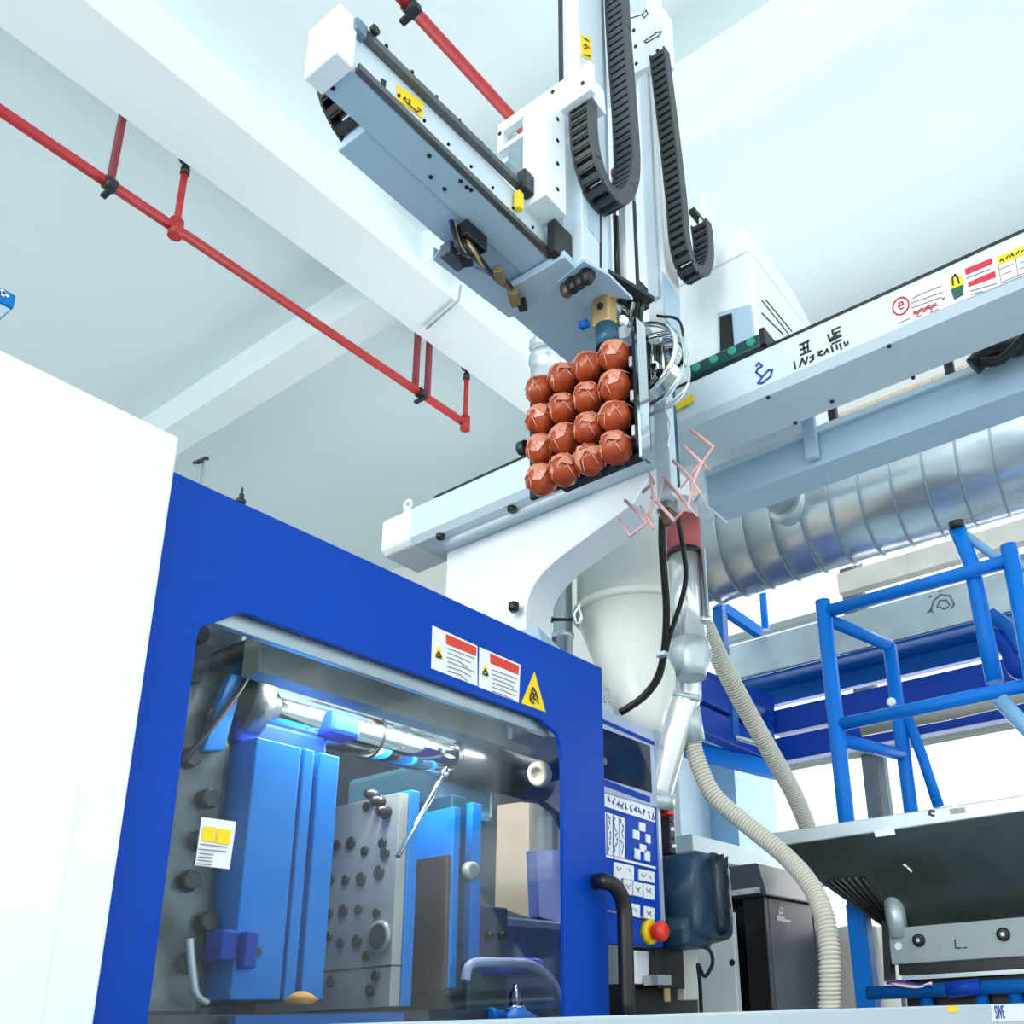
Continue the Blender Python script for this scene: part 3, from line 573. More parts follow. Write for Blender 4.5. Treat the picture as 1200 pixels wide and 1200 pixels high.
obj('red_print', strokes([[(1070, 368), (1099, 357)], [(1070, 366), (1097, 355.5)], [(1071, 364), (1075, 369), (1079, 361), (1083, 366), (1087, 358), (1091, 363), (1096, 355)]], 'X', xs-.002, .0022), inkred, ls)
obj('red_bar', sticker([(1130.5, 315), (1163, 302), (1163, 308.5), (1131.5, 322)], 'X', xs-.002), inkred, ls)
obj('red_bar', sticker([(1134, 331), (1166, 317), (1167, 324.5), (1134.5, 336)], 'X', xs-.002), inkred, ls)
obj('yellow_band', sticker([(1113, 327), (1127, 322), (1129, 333), (1114, 339)], 'X', xs-.002), yellow, ls)
obj('green_band', sticker([(1114, 339.5), (1129, 333.5), (1129, 345), (1118, 351)], 'X', xs-.002), inkgreen, ls)
obj('black_loop', strokes([[(1117, 334), (1116, 326), (1119, 321.5), (1122, 325), (1124, 332)]], 'X', xs-.0025, .0045), ink, ls)
obj('pointer', sticker([(1103, 349), (1108, 348), (1105, 352)], 'X', xs-.002), mat('brown_ink', (150, 90, 50), .6), ls)
obj('yellow_header', sticker([(1168, 301), (1200, 288), (1200, 298), (1170, 310)], 'X', xs-.002), yellow, ls)
obj('header_print', strokes([[(1172, 306), (1174, 303), (1176, 306)], [(1179, 303), (1182, 299)], [(1184, 301), (1186, 297), (1188, 300)], [(1191, 298), (1194, 294)], [(1196, 296), (1199, 293)]], 'X', xs-.003, .003), ink, ls)
obj('table_print', strokes([[(1170, 310), (1173, 331), (1200, 320)], [(1190, 303), (1193, 323)], [(1172, 315), (1188, 309)], [(1174, 322), (1186, 317)], [(1195, 308), (1200, 306)], [(1195, 315), (1200, 313)]], 'X', xs-.002, .0016), inkgrey, ls)
obj('yellow_tag', sticker([(786, 478), (812, 461), (813, 470), (786, 484)], 'X', X0-.012), yellow, t, label='yellow tag on the beam beside the gripper')

# tray beam behind it
TX = 2.35
t = thing('cable_tray', 'pale blue cable tray running parallel behind the white robot beam', 'cable tray', (TX, 1.0, 2.5))
tp = [(TX, 2.505), (TX+.12, 2.505), (TX+.12, 2.64), (TX+.11, 2.64), (TX+.11, 2.515), (TX+.012, 2.515), (TX+.012, 2.63), (TX, 2.63)]
ty = at(830, 590, 'X', TX).y
obj('channel', MB().plate([(x, -1.2, z) for x, z in tp], (0, ty+1.2, 0)), robot_blue, t)
obj('top_lip', MB().box(TX-.012, TX, -1.2, ty, 2.612, 2.632), robot, t)
obj('end_plate', MB().box(TX-.004, TX+.124, ty, ty+.006, 2.5, 2.64), white, t)
a = at(950, 500, 'X', TX-.01)
obj('strap', MB().box(TX-.03, TX-.012, a.y-.02, a.y+.02, 2.52, 2.66).box(X1-.01, TX-.012, a.y-.02, a.y+.02, 2.66, 2.672), robot_blue, t, .002)
for px_ in (965, 1110):
    a = at(px_, 430, 'X', TX); obj('stay', MB().box(TX+.03, TX+.05, a.y-.01, a.y+.015, 2.64, 2.72).box(X1, TX+.05, a.y-.01, a.y+.015, 2.72, 2.73), black, t)
single('cable_chain_end', MB().tube(smooth_path(poly([(1140, 430), (1160, 412), (1185, 408), (1215, 398)], 'X', 2.3)), .028, 8).tube(smooth_path(poly([(1150, 425), (1175, 420), (1210, 385)], 'X', 2.28)), .014, 8), black, 'bundle of black cables lying between the beam and the tray at right', 'cables')

# ---------------------------------------------------------------- carriage cover box on the beam
CXF = 2.1; cyr = at(880, 310, 'X', CXF).y; cz1 = at(876, 253, 'X', CXF).z; cyl = 1.42; cxr = 2.62
t = thing('carriage_cover', 'white boxy robot drive cover with vent slits standing on the beam', 'cover', (2.35, 1.2, BZ1))
zs = at(880, 291, 'X', CXF).z
obj('lower_shell', MB().box(CXF, cxr, cyr, cyl, BZ1+.02, zs-.004), robot_shiny, t, .008)
obj('upper_shell', MB().hexa([(CXF, cyr, zs), (CXF, cyl, zs), (cxr, cyl, zs), (cxr, cyr, zs), (CXF+.03, cyr+.02, cz1), (CXF+.03, cyl, cz1+.02), (cxr-.14, cyl, cz1+.02), (cxr-.14, cyr+.02, cz1)]), robot_shiny, t, .01)
obj('shell_core', MB().box(CXF+.01, cxr-.01, cyr+.01, cyl-.01, zs-.02, zs+.02), darksteel, t)
for pa, pb in (((893, 352), (924, 391)), ((898, 352), (928, 388)), ((893, 367), (918, 392))):
    obj('vent_slit', strokes([[pa, pb]], 'Y', cyr-.001, .006), ink, t)
rec = obj('recess_frame', MB().plate(poly([(840, 366), (880, 356), (884, 404), (842, 424)], 'X', CXF-.012), (.012, 0, 0)), robot_blue, t, .003)
obj('recess', MB().plate(poly([(843, 371), (857, 367), (860, 408), (844, 414)], 'X', CXF-.016), (.012, 0, 0)), black, rec)
t = thing('carriage_block', 'dark green and black guide block riding on the beam rail', 'guide block', (X0+.03, 1.0, BZ1))
ga = at(805, 425, 'X', X0+.005).y; gb = at(892, 405, 'X', X0+.005).y
obj('block', MB().box(X0+.005, X0+.085, gb, ga, BZ1+.014, BZ1+.06), green_pcb, t, .008)
for k in range(4):
    y = gb+(ga-gb)*(k+.5)/4; obj('connector', MB().lathe((X0-.002, y, BZ1+.038), (1, 0, 0), [(0, .012), (.01, .016)], 12), mat('teal_glass', (60, 150, 130), .15), t)
obj('end_seal', MB().box(X0, X0+.09, gb-.015, gb, BZ1+.013, BZ1+.066), black, t)

# ---------------------------------------------------------------- crosswise arm (along the machine)
AY0, AY1, AY2 = 1.17, 1.255, 1.345; AZ0 = 2.735; AZ1 = 2.845; ax0 = .812; ax1 = 1.95
t = thing('crosswise_arm', 'long white robot arm with two dark rails reaching out to the upper left', 'robot arm', (1.35, 1.25, AZ0))
obj('arm_body', MB().box(ax0+.01, ax1, AY0+.004, AY1, AZ0, AZ1), robot, t, .003)
obj('end_cap', MB().box(ax0-.035, ax0+.01, AY0-.008, AY1+.004, AZ0-.012, AZ1+.012), robot_shiny, t, .004, 'bright white end cap')
tx = at(440, 157, 'Z', AZ0).x-.02
obj('bottom_tray', MB().box(tx, ax1, AY1+.002, AY2, AZ0, AZ0+.06), robot_blue, t, .003)
obj('bottom_skin', MB().box(ax0+.012, ax1, AY0+.006, AY1, AZ0-.004, AZ0-.0005), robot_blue, t)  # thin sheet with the arm's underside shade in its colour
obj('lower_rail', MB().beam((ax0+.02, AY0-.004, AZ0+.004), (ax1-.2, AY0-.004, AZ0+.004), .014, .011).beam((ax0+.02, AY0-.006, AZ0+.013), (ax1-.2, AY0-.006, AZ0+.013), .007, .005), railg, t, label='dark lower linear rail')
obj('upper_rail', MB().beam((ax0+.03, AY0-.006, AZ1-.006), (1.32, AY0-.006, AZ1+.012), .018, .017), railg, t, label='dark upper linear rail')
rm = obj('rail_end_block', MB().box(ax0+.0, ax0+.03, AY0-.016, AY0+.01, AZ1-.022, AZ1+.012), mat('grey_blue_cast', (110, 136, 150), .4, .4), t, .006)
obj('bolt', MB().lathe((ax0+.042, AY0-.014, AZ1+.012), (0, -1, 0), [(0, .01), (.01, .01)], 10), black, t)
for i in range(7):
    x = .89+i*.07
    obj('bolt', MB().lathe((x, AY0-.012, AZ1+.01+.0003*i), (0, 0, 1), [(0, .004), (.006, .004)], 8), black, t)
    obj('bolt', MB().lathe((x+.04, AY0-.012, AZ0+.024), (0, 0, 1), [(0, .0035), (.004, .0035)], 8), black, t)
ys = obj('yellow_sticker', sticker([(465, 99), (496, 120), (495.5, 139), (465.5, 116)], 'Y', AY0+.002), yellow, t, label='yellow warning sticker between the rails')
obj('print', strokes([[(473, 116), (475, 114), (476, 117)], [(479, 116), (481, 119), (480, 122)], [(488, 131), (491, 130)], [(490, 126), (494, 130)], [(476, 119), (488, 130)]], 'Y', AY0-.0005, .003), ink, ys)
obj('notch', sticker([(447, 91), (453, 95), (452, 102), (447, 98)], 'Y', AY0+.002), ink, t)
for px_, py_ in ((540, 212), (547, 219), (521, 221), (390, 103), (503, 182), (552, 222), (505, 207)):
    p = at(px_, py_, 'Z', AZ0-.004); obj('screw', MB().lathe((p.x, p.y, AZ0-.007), (0, 0, 1), [(0, .005), (.004, .005)], 8), black, t)
# chain loop seen in the open end of the tray
link_mb = MB().box(-.016, .016, -.027, .027, -.0085, .0085).box(-.0175, .0175, -.03, -.024, -.0145, .0145).box(-.0175, .0175, .024, .03, -.0145, .0145).box(-.0185, -.016, -.024, .024, -.004, .0045)
link_me = link_mb.mesh('chain_link'); link_me.materials.append(rubber)
link_s = link_mb.mesh('chain_link_side'); link_s.materials.append(black)
def chain(name, label, path, step=.0285, me=link_me, sc=1., flip=False):
    pts = resample(smooth_path(path, 10), step)
    t = thing(name, label, 'cable chain', pts[0])
    for i, p in enumerate(pts):
        d = (pts[min(i+1, len(pts)-1)]-pts[max(i-1, 0)]).normalized(); y = V((0, 1, 0)); y = (y-d*y.dot(d)).normalized(); x = y.cross(d)
        M = Matrix(((x.x, y.x, d.x, p.x), (x.y, y.y, d.y, p.y), (x.z, y.z, d.z, p.z), (0, 0, 0, 1)))
        shared('chain_link', me, t, M @ Matrix.Scale(sc, 4))
    return t
tcy = (AY1+AY2)/2
chain('cable_chain', 'black cable chain curling in the open end of the crosswise arm', [(1.1, tcy, AZ0+.03), (.99, tcy, AZ0+.03), (.93, tcy, AZ0+.04), (.89, tcy, AZ0+.075), (.875, tcy, AZ0+.12), (.9, tcy, AZ0+.165), (.95, tcy, AZ0+.185), (1.1, tcy, AZ0+.19)], .03, link_s, 1.15)
# small sensor bracket with wiring hung under the arm
t = thing('sensor_bracket', 'small folded bracket stuffed with wires hanging under the robot arm', 'bracket', at(560, 330, 'Z', AZ0-.03))
obj('bracket_plate', MB().plate(poly([(508, 303), (516, 292), (534, 288), (548, 312), (584, 330), (616, 352), (616, 367), (598, 372)], 'Z', AZ0-.04), (0, 0, .004)), robot_blue, t, .001)
obj('bracket_web', MB().plate([at(508, 303, 'Z', AZ0-.04), at(598, 372, 'Z', AZ0-.04), at(598, 372, 'Z', AZ0-.04)+V((0, 0, .036)), at(508, 303, 'Z', AZ0-.04)+V((0, 0, .036))], (0, .004, 0)), robot_blue, t)
rnd = random.Random(4)
for i, m_ in enumerate((black, black, brass, mat('red_wire', (190, 60, 60), .5), inkblue, black, darksteel, black, brass, labelw, black, darksteel, brass, black)):
    o_ = rnd.uniform(-11, 9)
    obj('wire', MB().tube(smooth_path([at(538+o_, 268+o_, 'Z', AZ0-.01), at(548+o_, 292, 'Z', AZ0-.05-.003*i), at(568+o_*.9, 312+o_*.8, 'Z', AZ0-.06), at(590+o_*.5, 330, 'Z', AZ0-.055), at(605, 345+o_*.4, 'Z', AZ0-.055)]), .006, 7), m_, t)
obj('connector', MB().obox(at(603, 348, 'Z', AZ0-.06), (.022, .012, 0), (-.006, .012, 0), (0, 0, .012)), mat('olive_brass', (140, 128, 84), .4, .4), t, .002)
obj('connector', MB().obox(at(545, 300, 'Z', AZ0-.06), (.02, .01, 0), (-.006, .012, 0), (0, 0, .014)), darksteel, t, .002)
obj('connector', MB().obox(at(585, 322, 'Z', AZ0-.058), (.018, .010, 0), (-.005, .010, 0), (0, 0, .01)), MATS['olive_brass'], t, .002)
obj('terminal_block', MB().obox(at(552, 280, 'Z', AZ0-.03), (.035, .0, 0), (0, .02, 0), (0, 0, .022)), black, t, .003)
obj('terminal_block', MB().obox(at(532, 300, 'Z', AZ0-.045), (.03, .0, 0), (0, .018, 0), (0, 0, .018)), mat('slate_block', (70, 84, 98), .4), t, .003)
obj('connector', MB().obox(at(612, 357, 'Z', AZ0-.06), (.012, .006, 0), (-.004, .01, 0), (0, 0, .012)), black, t, .002)

# ---------------------------------------------------------------- main vertical arm
KX, KX1, KY, KY1 = 1.472, 1.585, 1.10, 1.162
t = thing('vertical_arm', 'main white upright robot arm carrying the brown ball gripper', 'robot arm', (1.53, 1.13, 2.7))
kb = at(684, 308, 'X', KX).z
obj('column', MB().box(KX, KX1, KY, KY1, kb, 4.5), robot, t, .003)
obj('channel_strip', MB().box(KX1+.003, KX1+.03, KY+.012, KY1, kb+.08, 4.5), robot_blue, t)
obj('edge_strip', MB().box(KX-.006, KX-.001, KY1-.008, KY1+.004, 3.3, 4.5), darksteel, t)
st = obj('yellow_sticker', sticker([(680.5, 40), (693, 46), (693.5, 70), (682, 66)], 'Y', KY-.0015), yellow, t)
obj('print', strokes([[(684, 53), (687, 52), (688, 56), (685, 57)], [(689, 54), (691, 57)], [(684, 44), (690, 48)], [(685, 64), (692, 66)]], 'Y', KY-.003, .003), ink, st)
obj('column_slot', MB().plate(poly([(703, 245), (705, 245), (705.5, 322), (703.5, 322)], 'Y', KY-.002), (0, .002, 0)), ink, t)
obj('recess_face', MB().plate(poly([(686, 228), (703, 250), (704, 285), (690, 268)], 'Y', KY-.0015), (0, .001, 0)), robot_blue, t)
# carriage plate across, facing the camera side
CPX = 1.40
zp = at(612, 130, 'X', CPX).z
cz = lambda py, px=612: at(px, py, 'X', CPX).z
o1 = at(583, 147, 'X', CPX); o2 = at(692, 84, 'X', CPX)
obj('cross_plate', MB().plate([(CPX, o1.y, o1.z-.10), (CPX, o1.y, o1.z), (CPX, o2.y, o1.z), (CPX, o2.y, o1.z-.10)], (.02, 0, 0), [[(CPX, o1.y-.02, o1.z-.085), (CPX, o1.y-.02, o1.z-.035), (CPX, o1.y-.09, o1.z-.035), (CPX, o1.y-.09, o1.z-.085)]]), robot_shiny, t, .002)
obj('cross_plate_side', MB().box(CPX+.021, CPX+.3, o1.y-.02, o1.y, o1.z-.12, o1.z-.001), robot, t)
bz0 = at(612, 245, 'X', 1.335).z; bz1 = at(612, 128, 'X', 1.335).z
by1 = at(612, 245, 'X', 1.335).y; by0 = at(640, 266, 'X', 1.335).y; bx1 = at(664, 255, 'Y', by0).x
obj('motor_cover', MB().box(1.335, bx1, by0, by1, bz0, bz1), robot_shiny, t, .003, 'white rectangular motor cover')
for py_ in (165, 192, 222, 140): 
    p = at(653, py_, 'Y', by0); obj('screw', MB().lathe((p.x, by0-.003, p.z), (0, 1, 0), [(0, .005), (.004, .005)], 8), black, t)
for px_, py_ in ((586, 157), (615, 137), (648, 108), (683, 98)):
    p = at(px_, py_, 'X', CPX); obj('screw', MB().lathe((CPX-.003, p.y, p.z), (1, 0, 0), [(0, .006), (.004, .006)], 8), black, t)
obj('chain_holder', MB().plate(poly([(664, 108), (695, 90), (697, 118), (690, 121), (672, 131), (664, 136)], 'X', CPX+.045), (.05, 0, 0)), robot_shiny, t, .002)
obj('drive_gap', MB().box(1.40, KX-.004, KY+.03, AY0-.014, AZ0-.02, bz0-.002), black, t, .003)
obj('yellow_stop', MB().obox(at(608, 236, 'Y', AY0-.01), (.009, 0, 0), (0, .009, 0), (0, 0, .026)), yellow, t, .003)
obj('guide_block', MB().box(1.30, 1.335, AY0-.03, AY0-.002, AZ1-.01, AZ1+.05), darksteel, t, .004)
# foot with wrist
obj('foot_plate', MB().plate(poly([(652, 332), (684, 306), (712, 322), (742, 352), (700, 345), (690, 362)], 'Z', kb-.012), (0, 0, .01)), robot_blue, t, .001)
obj('base_plate', MB().plate([(KX-.05, AY1+.1, AZ0-.03), (KX-.05, KY+.02, AZ0-.03), (1.8, KY+.02, AZ0-.03), (1.8, AY1+.1, AZ0-.03)], (0, 0, .022)), robot_blue, t, .002)
for i in range(4):
    obj('fitting', MB().lathe(at(664+8*i, 338-5*i, 'Z', kb-.02), (-.3, -.2, -1), [(0, .018+.004*(i % 2)), (.02, .016), (.035, .008)], 10), (brown, black, darksteel, black)[i], t)
GX = 1.6
wz1 = at(700, 338, 'X', GX-.03).z; wz0 = at(700, 376, 'X', GX-.03).z; wy0 = at(712, 350, 'X', GX-.03).y; wy1 = at(690, 355, 'X', GX-.03).y
wr_ = obj('wrist_block', MB().box(GX-.02, GX+.02, wy0+.006, wy1, wz0, wz1), brass, t, .004, 'brass coloured wrist block')
obj('wrist_flange', MB().box(GX-.03, GX+.03, wy0-.002, wy1+.008, wz1-.004, wz1+.014), mat('tan_flange', (190, 150, 90), .4, .4), wr_, .002)
obj('wrist_bolt', MB().lathe((GX-.026, (wy0+wy1)/2, (wz0+wz1)/2), (1, 0, 0), [(0, .008), (.006, .01)], 10), black, wr_)
gz1 = at(700, 402, 'X', GX+.02).z
obj('wrist_cylinder', MB().lathe((GX+.005, (wy0+wy1)/2, gz1-.05), (0, 0, 1), [(0, .03), (wz0-gz1+.05, .03)], 20), teal, t)
obj('wrist_fitting', MB().lathe((GX-.03, wy1+.006, wz0+.01), (0, 1, 0), [(0, .012), (.02, .012), (.026, .006)], 10), blue_mid, t)
# white guides and black rods to the right of the column
gd = MB().box(1.66, 1.70, KY-.005, KY+.03, 2.78, 4.5); obj('guide_profile', gd, robot_shiny, t, .002)
obj('black_rod', MB().lathe((1.635, KY+.01, 2.80), (0, 0, 1), [(0, .008), (.2, .008)], 10), black, t)
obj('clear_rod', MB().lathe((1.635, KY+.01, 3.0), (0, 0, 1), [(0, .009), (.14, .009)], 10), chrome, t)
obj('red_lamp', MB().lathe((1.635, KY+.005, 3.14), (0, 0, 1), [(0, .012), (.02, .014), (.028, .006)], 12), mat('pink_red_lens', (236, 100, 110), .2), t)
obj('black_rod', MB().lathe((1.735, KY+.02, 2.8), (0, 0, 1), [(0, .012), (.34, .012)], 10), black, t)
obj('green_rod', MB().lathe((1.735, KY+.02, 3.14), (0, 0, 1), [(0, .011), (1.2, .011)], 10), mat('grey_green', (120, 140, 136), .4), t)
obj('tool_plate', MB().plate(poly([(712, 318), (736, 332), (768, 352), (760, 358), (722, 350)], 'Z', 2.74), (0, 0, .012)), darksteel, t, .002)
rnd = random.Random(9)
for i in range(9):
    a = at(716+rnd.uniform(0, 40), 335+rnd.uniform(0, 30), 'X', GX+.1+.01*i); b = at(722+rnd.uniform(0, 40), 375+rnd.uniform(0, 12), 'X', GX+.12)
    obj('air_tube', MB().tube(smooth_path([a, (a+b)/2+V((rnd.uniform(-.03, .03), -.02, rnd.uniform(-.01, .02))), b]), .0065, 7), (black, darksteel, green_pcb, brass, black, teal, galv_dull, black, darksteel)[i], t)
obj('manifold', MB().obox(at(736, 352, 'X', GX+.15), (.03, 0, 0), (0, .05, 0), (0, 0, .035)), darksteel, t, .004)
obj('gauge', MB().lathe(at(727, 378, 'X', GX+.08), (0, 0, 1), [(-.03, .026), (.03, .026), (.034, .02)], 16), chrome, t); obj('gauge_cap', MB().lathe(at(727, 372, 'X', GX+.08)+V((0, 0, .018)), (0, 0, 1), [(0, .02), (.012, .014)], 14), mat('lime_plastic', (176, 180, 60), .4), t)
# main chain
chain('cable_chain', 'large dark cable chain looping beside the main upright robot arm', poly([(721, -40), (725, 40), (731, 120), (735, 190), (731, 222), (719, 238), (705, 228), (693, 204), (685, 168), (683, 122)], 'Y', KY-.035), .0262, link_me, 1.06)

# ---------------------------------------------------------------- second vertical arm
SX = 1.865; SX1 = 1.945; SY = 1.10; SY1 = 1.165
sb = at(795, 392, 'Y', SY).z
t = thing('runner_arm', 'second slimmer white upright arm right of the main robot arm', 'robot arm', (1.9, 1.13, sb))
obj('column', MB().box(SX, SX1, SY, SY1, sb, 4.5), robot_shiny, t, .004)
obj('side_strip', MB().box(SX-.012, SX-.002, SY+.02, SY+.05, sb+.1, 4.5), robot, t)
hp_ = poly([(732, 16), (778, 10), (781, 68), (742, 86), (735, 86)], 'X', SX-.03)
obj('chain_plate', MB().plate(hp_, (.05, 0, 0)), robot_shiny, t, .002, 'white slotted plate holding the chain')
obj('slot_mark', strokes([[(737, 22), (752, 17)], [(752, 17), (757, 12), (759, 16), (755, 21), (752, 17)], [(755, 48), (770, 38), (775, 37), (772, 42), (757, 50), (755, 48)]], 'X', SX-.031, .004), ink, t)
for px_, py_ in ((743, 36), (745, 55), (746, 75), (736, 3), (771, 60)):
    p = at(px_, py_, 'X', SX-.03); obj('screw', MB().lathe((SX-.034, p.y, p.z), (1, 0, 0), [(0, .006), (.005, .006)], 8), black, t)
p = at(819, 262, 'Y', SY-.03)
obj('chain_clip', MB().box(p.x-.06, p.x+.05, SY-.05, SY-.03, p.z-.012, p.z+.004), black, t); obj('clip_fin', MB().plate(poly([(821, 225), (826, 230), (834, 270), (820, 262)], 'Y', SY-.05), (0, .004, 0)), white, t)
obj('foot_side_shade', MB().plate(poly([(777, 318), (797, 350), (798, 398), (780, 372)], 'Y', SY-.006), (0, .004, 0)), robot_blue, t, .001)  # flat patch, cooler shade of the column's side put into colour
obj('foot_bracket', MB().hexa([V(q) for q in ((SX-.02, SY, sb-.05), (SX-.02, SY1, sb-.05), (SX1+.0, SY1, sb-.05), (SX1, SY, sb-.05), (SX, SY, sb-.002), (SX, SY1, sb-.002), (SX1, SY1, sb-.002), (SX1, SY, sb-.002))]), greyplate, t, .004)
obj('lower_rod', MB().lathe((SX+.03, SY+.03, at(775, 545, 'Y', SY).z), (0, 0, 1), [(0, .02), (sb-.05-at(775, 545, 'Y', SY).z, .02)], 12), teal, t)
obj('lower_profile', MB().box(SX-.045, SX-.012, SY-.01, SY+.035, at(757, 560, 'Y', SY).z, sb-.05), robot, t, .003)
jz = at(775, 590, 'Y', SY).z
obj('sprue_jaw', MB().box(SX-.03, SX+.02, SY+.01, SY+.045, jz+.02, at(775, 548, 'Y', SY).z), mat('grey_jaw', (140, 142, 132), .4, .5, var=.25), t, .006)
obj('jaw_tip', MB().hexa([(SX-.02, SY+.02, jz-.02), (SX-.02, SY+.035, jz-.02), (SX-.005, SY+.035, jz-.02), (SX-.005, SY+.02, jz-.02), (SX-.028, SY+.012, jz+.02), (SX-.028, SY+.043, jz+.02), (SX+.018, SY+.043, jz+.02), (SX+.018, SY+.012, jz+.02)]), brown, t)
obj('jaw_pad', MB().obox(at(782, 600, 'X', SX+.03), (0, .022, 0), (.02, 0, 0), (0, 0, .009)), galv_dull, t, .003)
# chrome suction cup drum
dc = at(745, 425, 'X', 1.72); dR = at(745, 385, 'X', 1.72).z-dc.z
t2 = thing('chrome_guard', 'shiny chrome half-round guard right of the brown balls', 'guard', dc)
hd_ = [(1.72, dc.y-dR*1.15*math.sin(math.pi*i/16), dc.z+dR*math.cos(math.pi*i/16)) for i in range(17)]
obj('back_plate', MB().plate([(x+.05, y, z) for x, y, z in hd_], (.005, 0, 0)), chrome, t2)
rim = MB().tube([V(p)+V((.0, 0, 0)) for p in hd_], .008, 8); rim.tube([V(p)+V((.05, 0, 0)) for p in hd_], .008, 8); obj('rim', rim, chrome, t2)
obj('guard_band', MB().add([V(p) for p in hd_]+[V(p)+V((.05, 0, 0)) for p in hd_], [(i, i+1, 18+i, 17+i) for i in range(16)], True), chrome, t2)
obj('flat_side', MB().box(1.715, 1.775, dc.y-.004, dc.y+.004, dc.z-dR, dc.z+dR), chrome, t2)
for i in range(5):
    obj('reflection_rod', MB().lathe((1.735, dc.y-.012-.016*i, dc.z-.06), (0, 0, 1), [(0, .007), (.13-.012*i, .007)], 8), (chrome, darksteel, chrome, black, chrome)[i], t2)  # added bright and dark rods standing in for upright reflections in the chrome
obj('air_nipple', MB().lathe((1.73, dc.y-.06, dc.z-.05), (-1, -.3, 0), [(0, .014), (.02, .014), (.03, .01)], 12), chrome, t2)
chain('cable_chain', 'narrow dark cable chain hanging beside the slimmer second arm', poly([(773, 68), (783, 150), (792, 230), (797, 285), (806, 316), (818, 322), (824, 305), (824, 285), (821, 262)], 'Y', SY-.055), .0262, link_me, .92)
# loose tubes at the guard
t = thing('air_hoses', 'thin pale air tubes looping around the chrome guard', 'hose', at(790, 400, 'X', 1.72))
for pth, r in (([(776, 378), (795, 390), (802, 420), (796, 445), (780, 475), (786, 500), (782, 525)], .006), ([(800, 395), (808, 440), (795, 470), (760, 488)], .006), ([(752, 490), (775, 480), (800, 460), (808, 448)], .009)):
    obj('tube', MB().tube(smooth_path(poly(pth, 'X', 1.74)), r*.55, 8), galv_dull, t)
obj('tube', MB().tube(smooth_path(poly([(770, 370), (797, 378), (802, 430)], 'X', 1.76)), .004, 8), black, t)

# ---------------------------------------------------------------- gripper plate with 4x4 balls
t = thing('gripper_plate', 'black gripper plate behind the four rows of brown balls', 'gripper', (GX+.06, 1.22, 2.3))
gp = [at(740, 395, 'X', GX+.05), at(622, 452, 'X', GX+.05), at(618, 560, 'X', GX+.05), at(746, 548, 'X', GX+.05)]
gy0 = at(746, 470, 'X', GX).y; gy1 = gp[1].y
obj('plate', MB().box(GX+.045, GX+.06, gy0, gy1, 2.25, 2.575), black, t, .003)
obj('side_rail', MB().box(GX+.0, GX+.045, gy0-.004, gy0+.008, 2.235, 2.57), darksteel, t, .002)
obj('chrome_edge', MB().box(GX-.005, GX+.035, gy0-.012, gy0-.005, 2.2, 2.6), chrome, t)
obj('bottom_bar', MB().box(GX+.022, GX+.05, gy0, gy1-.12, 2.225, 2.235), darksteel, t, .004)
for k in range(2): obj('bottom_clip', MB().lathe((GX+.02, gy0+.05+.07*k, 2.218), (0, 1, 0), [(0, .008), (.03, .008)], 10), black, t)
for k in range(3): obj('side_clip', MB().box(GX+.0, GX+.03, gy0+.009, gy0+.02, 2.27+.1*k, 2.30+.1*k), galv_dull, t, .003)
obj('left_knob', MB().lathe((GX+.03, gy1-.005, 2.40), (0, 1, 0), [(0, .02), (.02, .022), (.03, .012)], 12), darksteel, t)
obj('mount_block', MB().box(GX+.06, GX+.11, 1.13, 1.2, 2.45, 2.62), darksteel, t, .004)
# one ball master
def ball_mesh(seed):
    rnd = random.Random(seed); bm = bmesh.new(); bmesh.ops.create_icosphere(bm, subdivisions=3, radius=.041)
    for v in bm.verts:
        d = v.co.normalized(); v.co *= 1+.06*math.sin(5*d.x+seed)*math.cos(4*d.y-seed)+.04*math.sin(7*d.z+2*seed+3*d.y)
        if d.z > .45 and d.x < .2: v.co *= 1-.18*(d.z-.45)
    me = bpy.data.meshes.new('ball'); bm.to_mesh(me); bm.free(); me.polygons.foreach_set('use_smooth', [True]*len(me.polygons)); me.materials.append(choc); return me
FAX = V((-.80, .02, .50)).normalized()
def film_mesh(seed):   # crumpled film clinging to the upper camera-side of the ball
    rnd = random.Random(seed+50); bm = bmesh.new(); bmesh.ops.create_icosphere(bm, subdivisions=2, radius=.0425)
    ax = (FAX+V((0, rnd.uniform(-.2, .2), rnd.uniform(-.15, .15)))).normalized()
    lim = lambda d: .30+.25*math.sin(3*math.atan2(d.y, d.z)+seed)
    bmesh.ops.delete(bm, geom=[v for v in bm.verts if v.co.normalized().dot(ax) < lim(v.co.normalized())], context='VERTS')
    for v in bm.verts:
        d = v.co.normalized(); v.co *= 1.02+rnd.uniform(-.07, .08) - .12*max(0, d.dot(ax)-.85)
    me = bpy.data.meshes.new('film'); bm.to_mesh(me); bm.free(); me.materials.append(film); return me
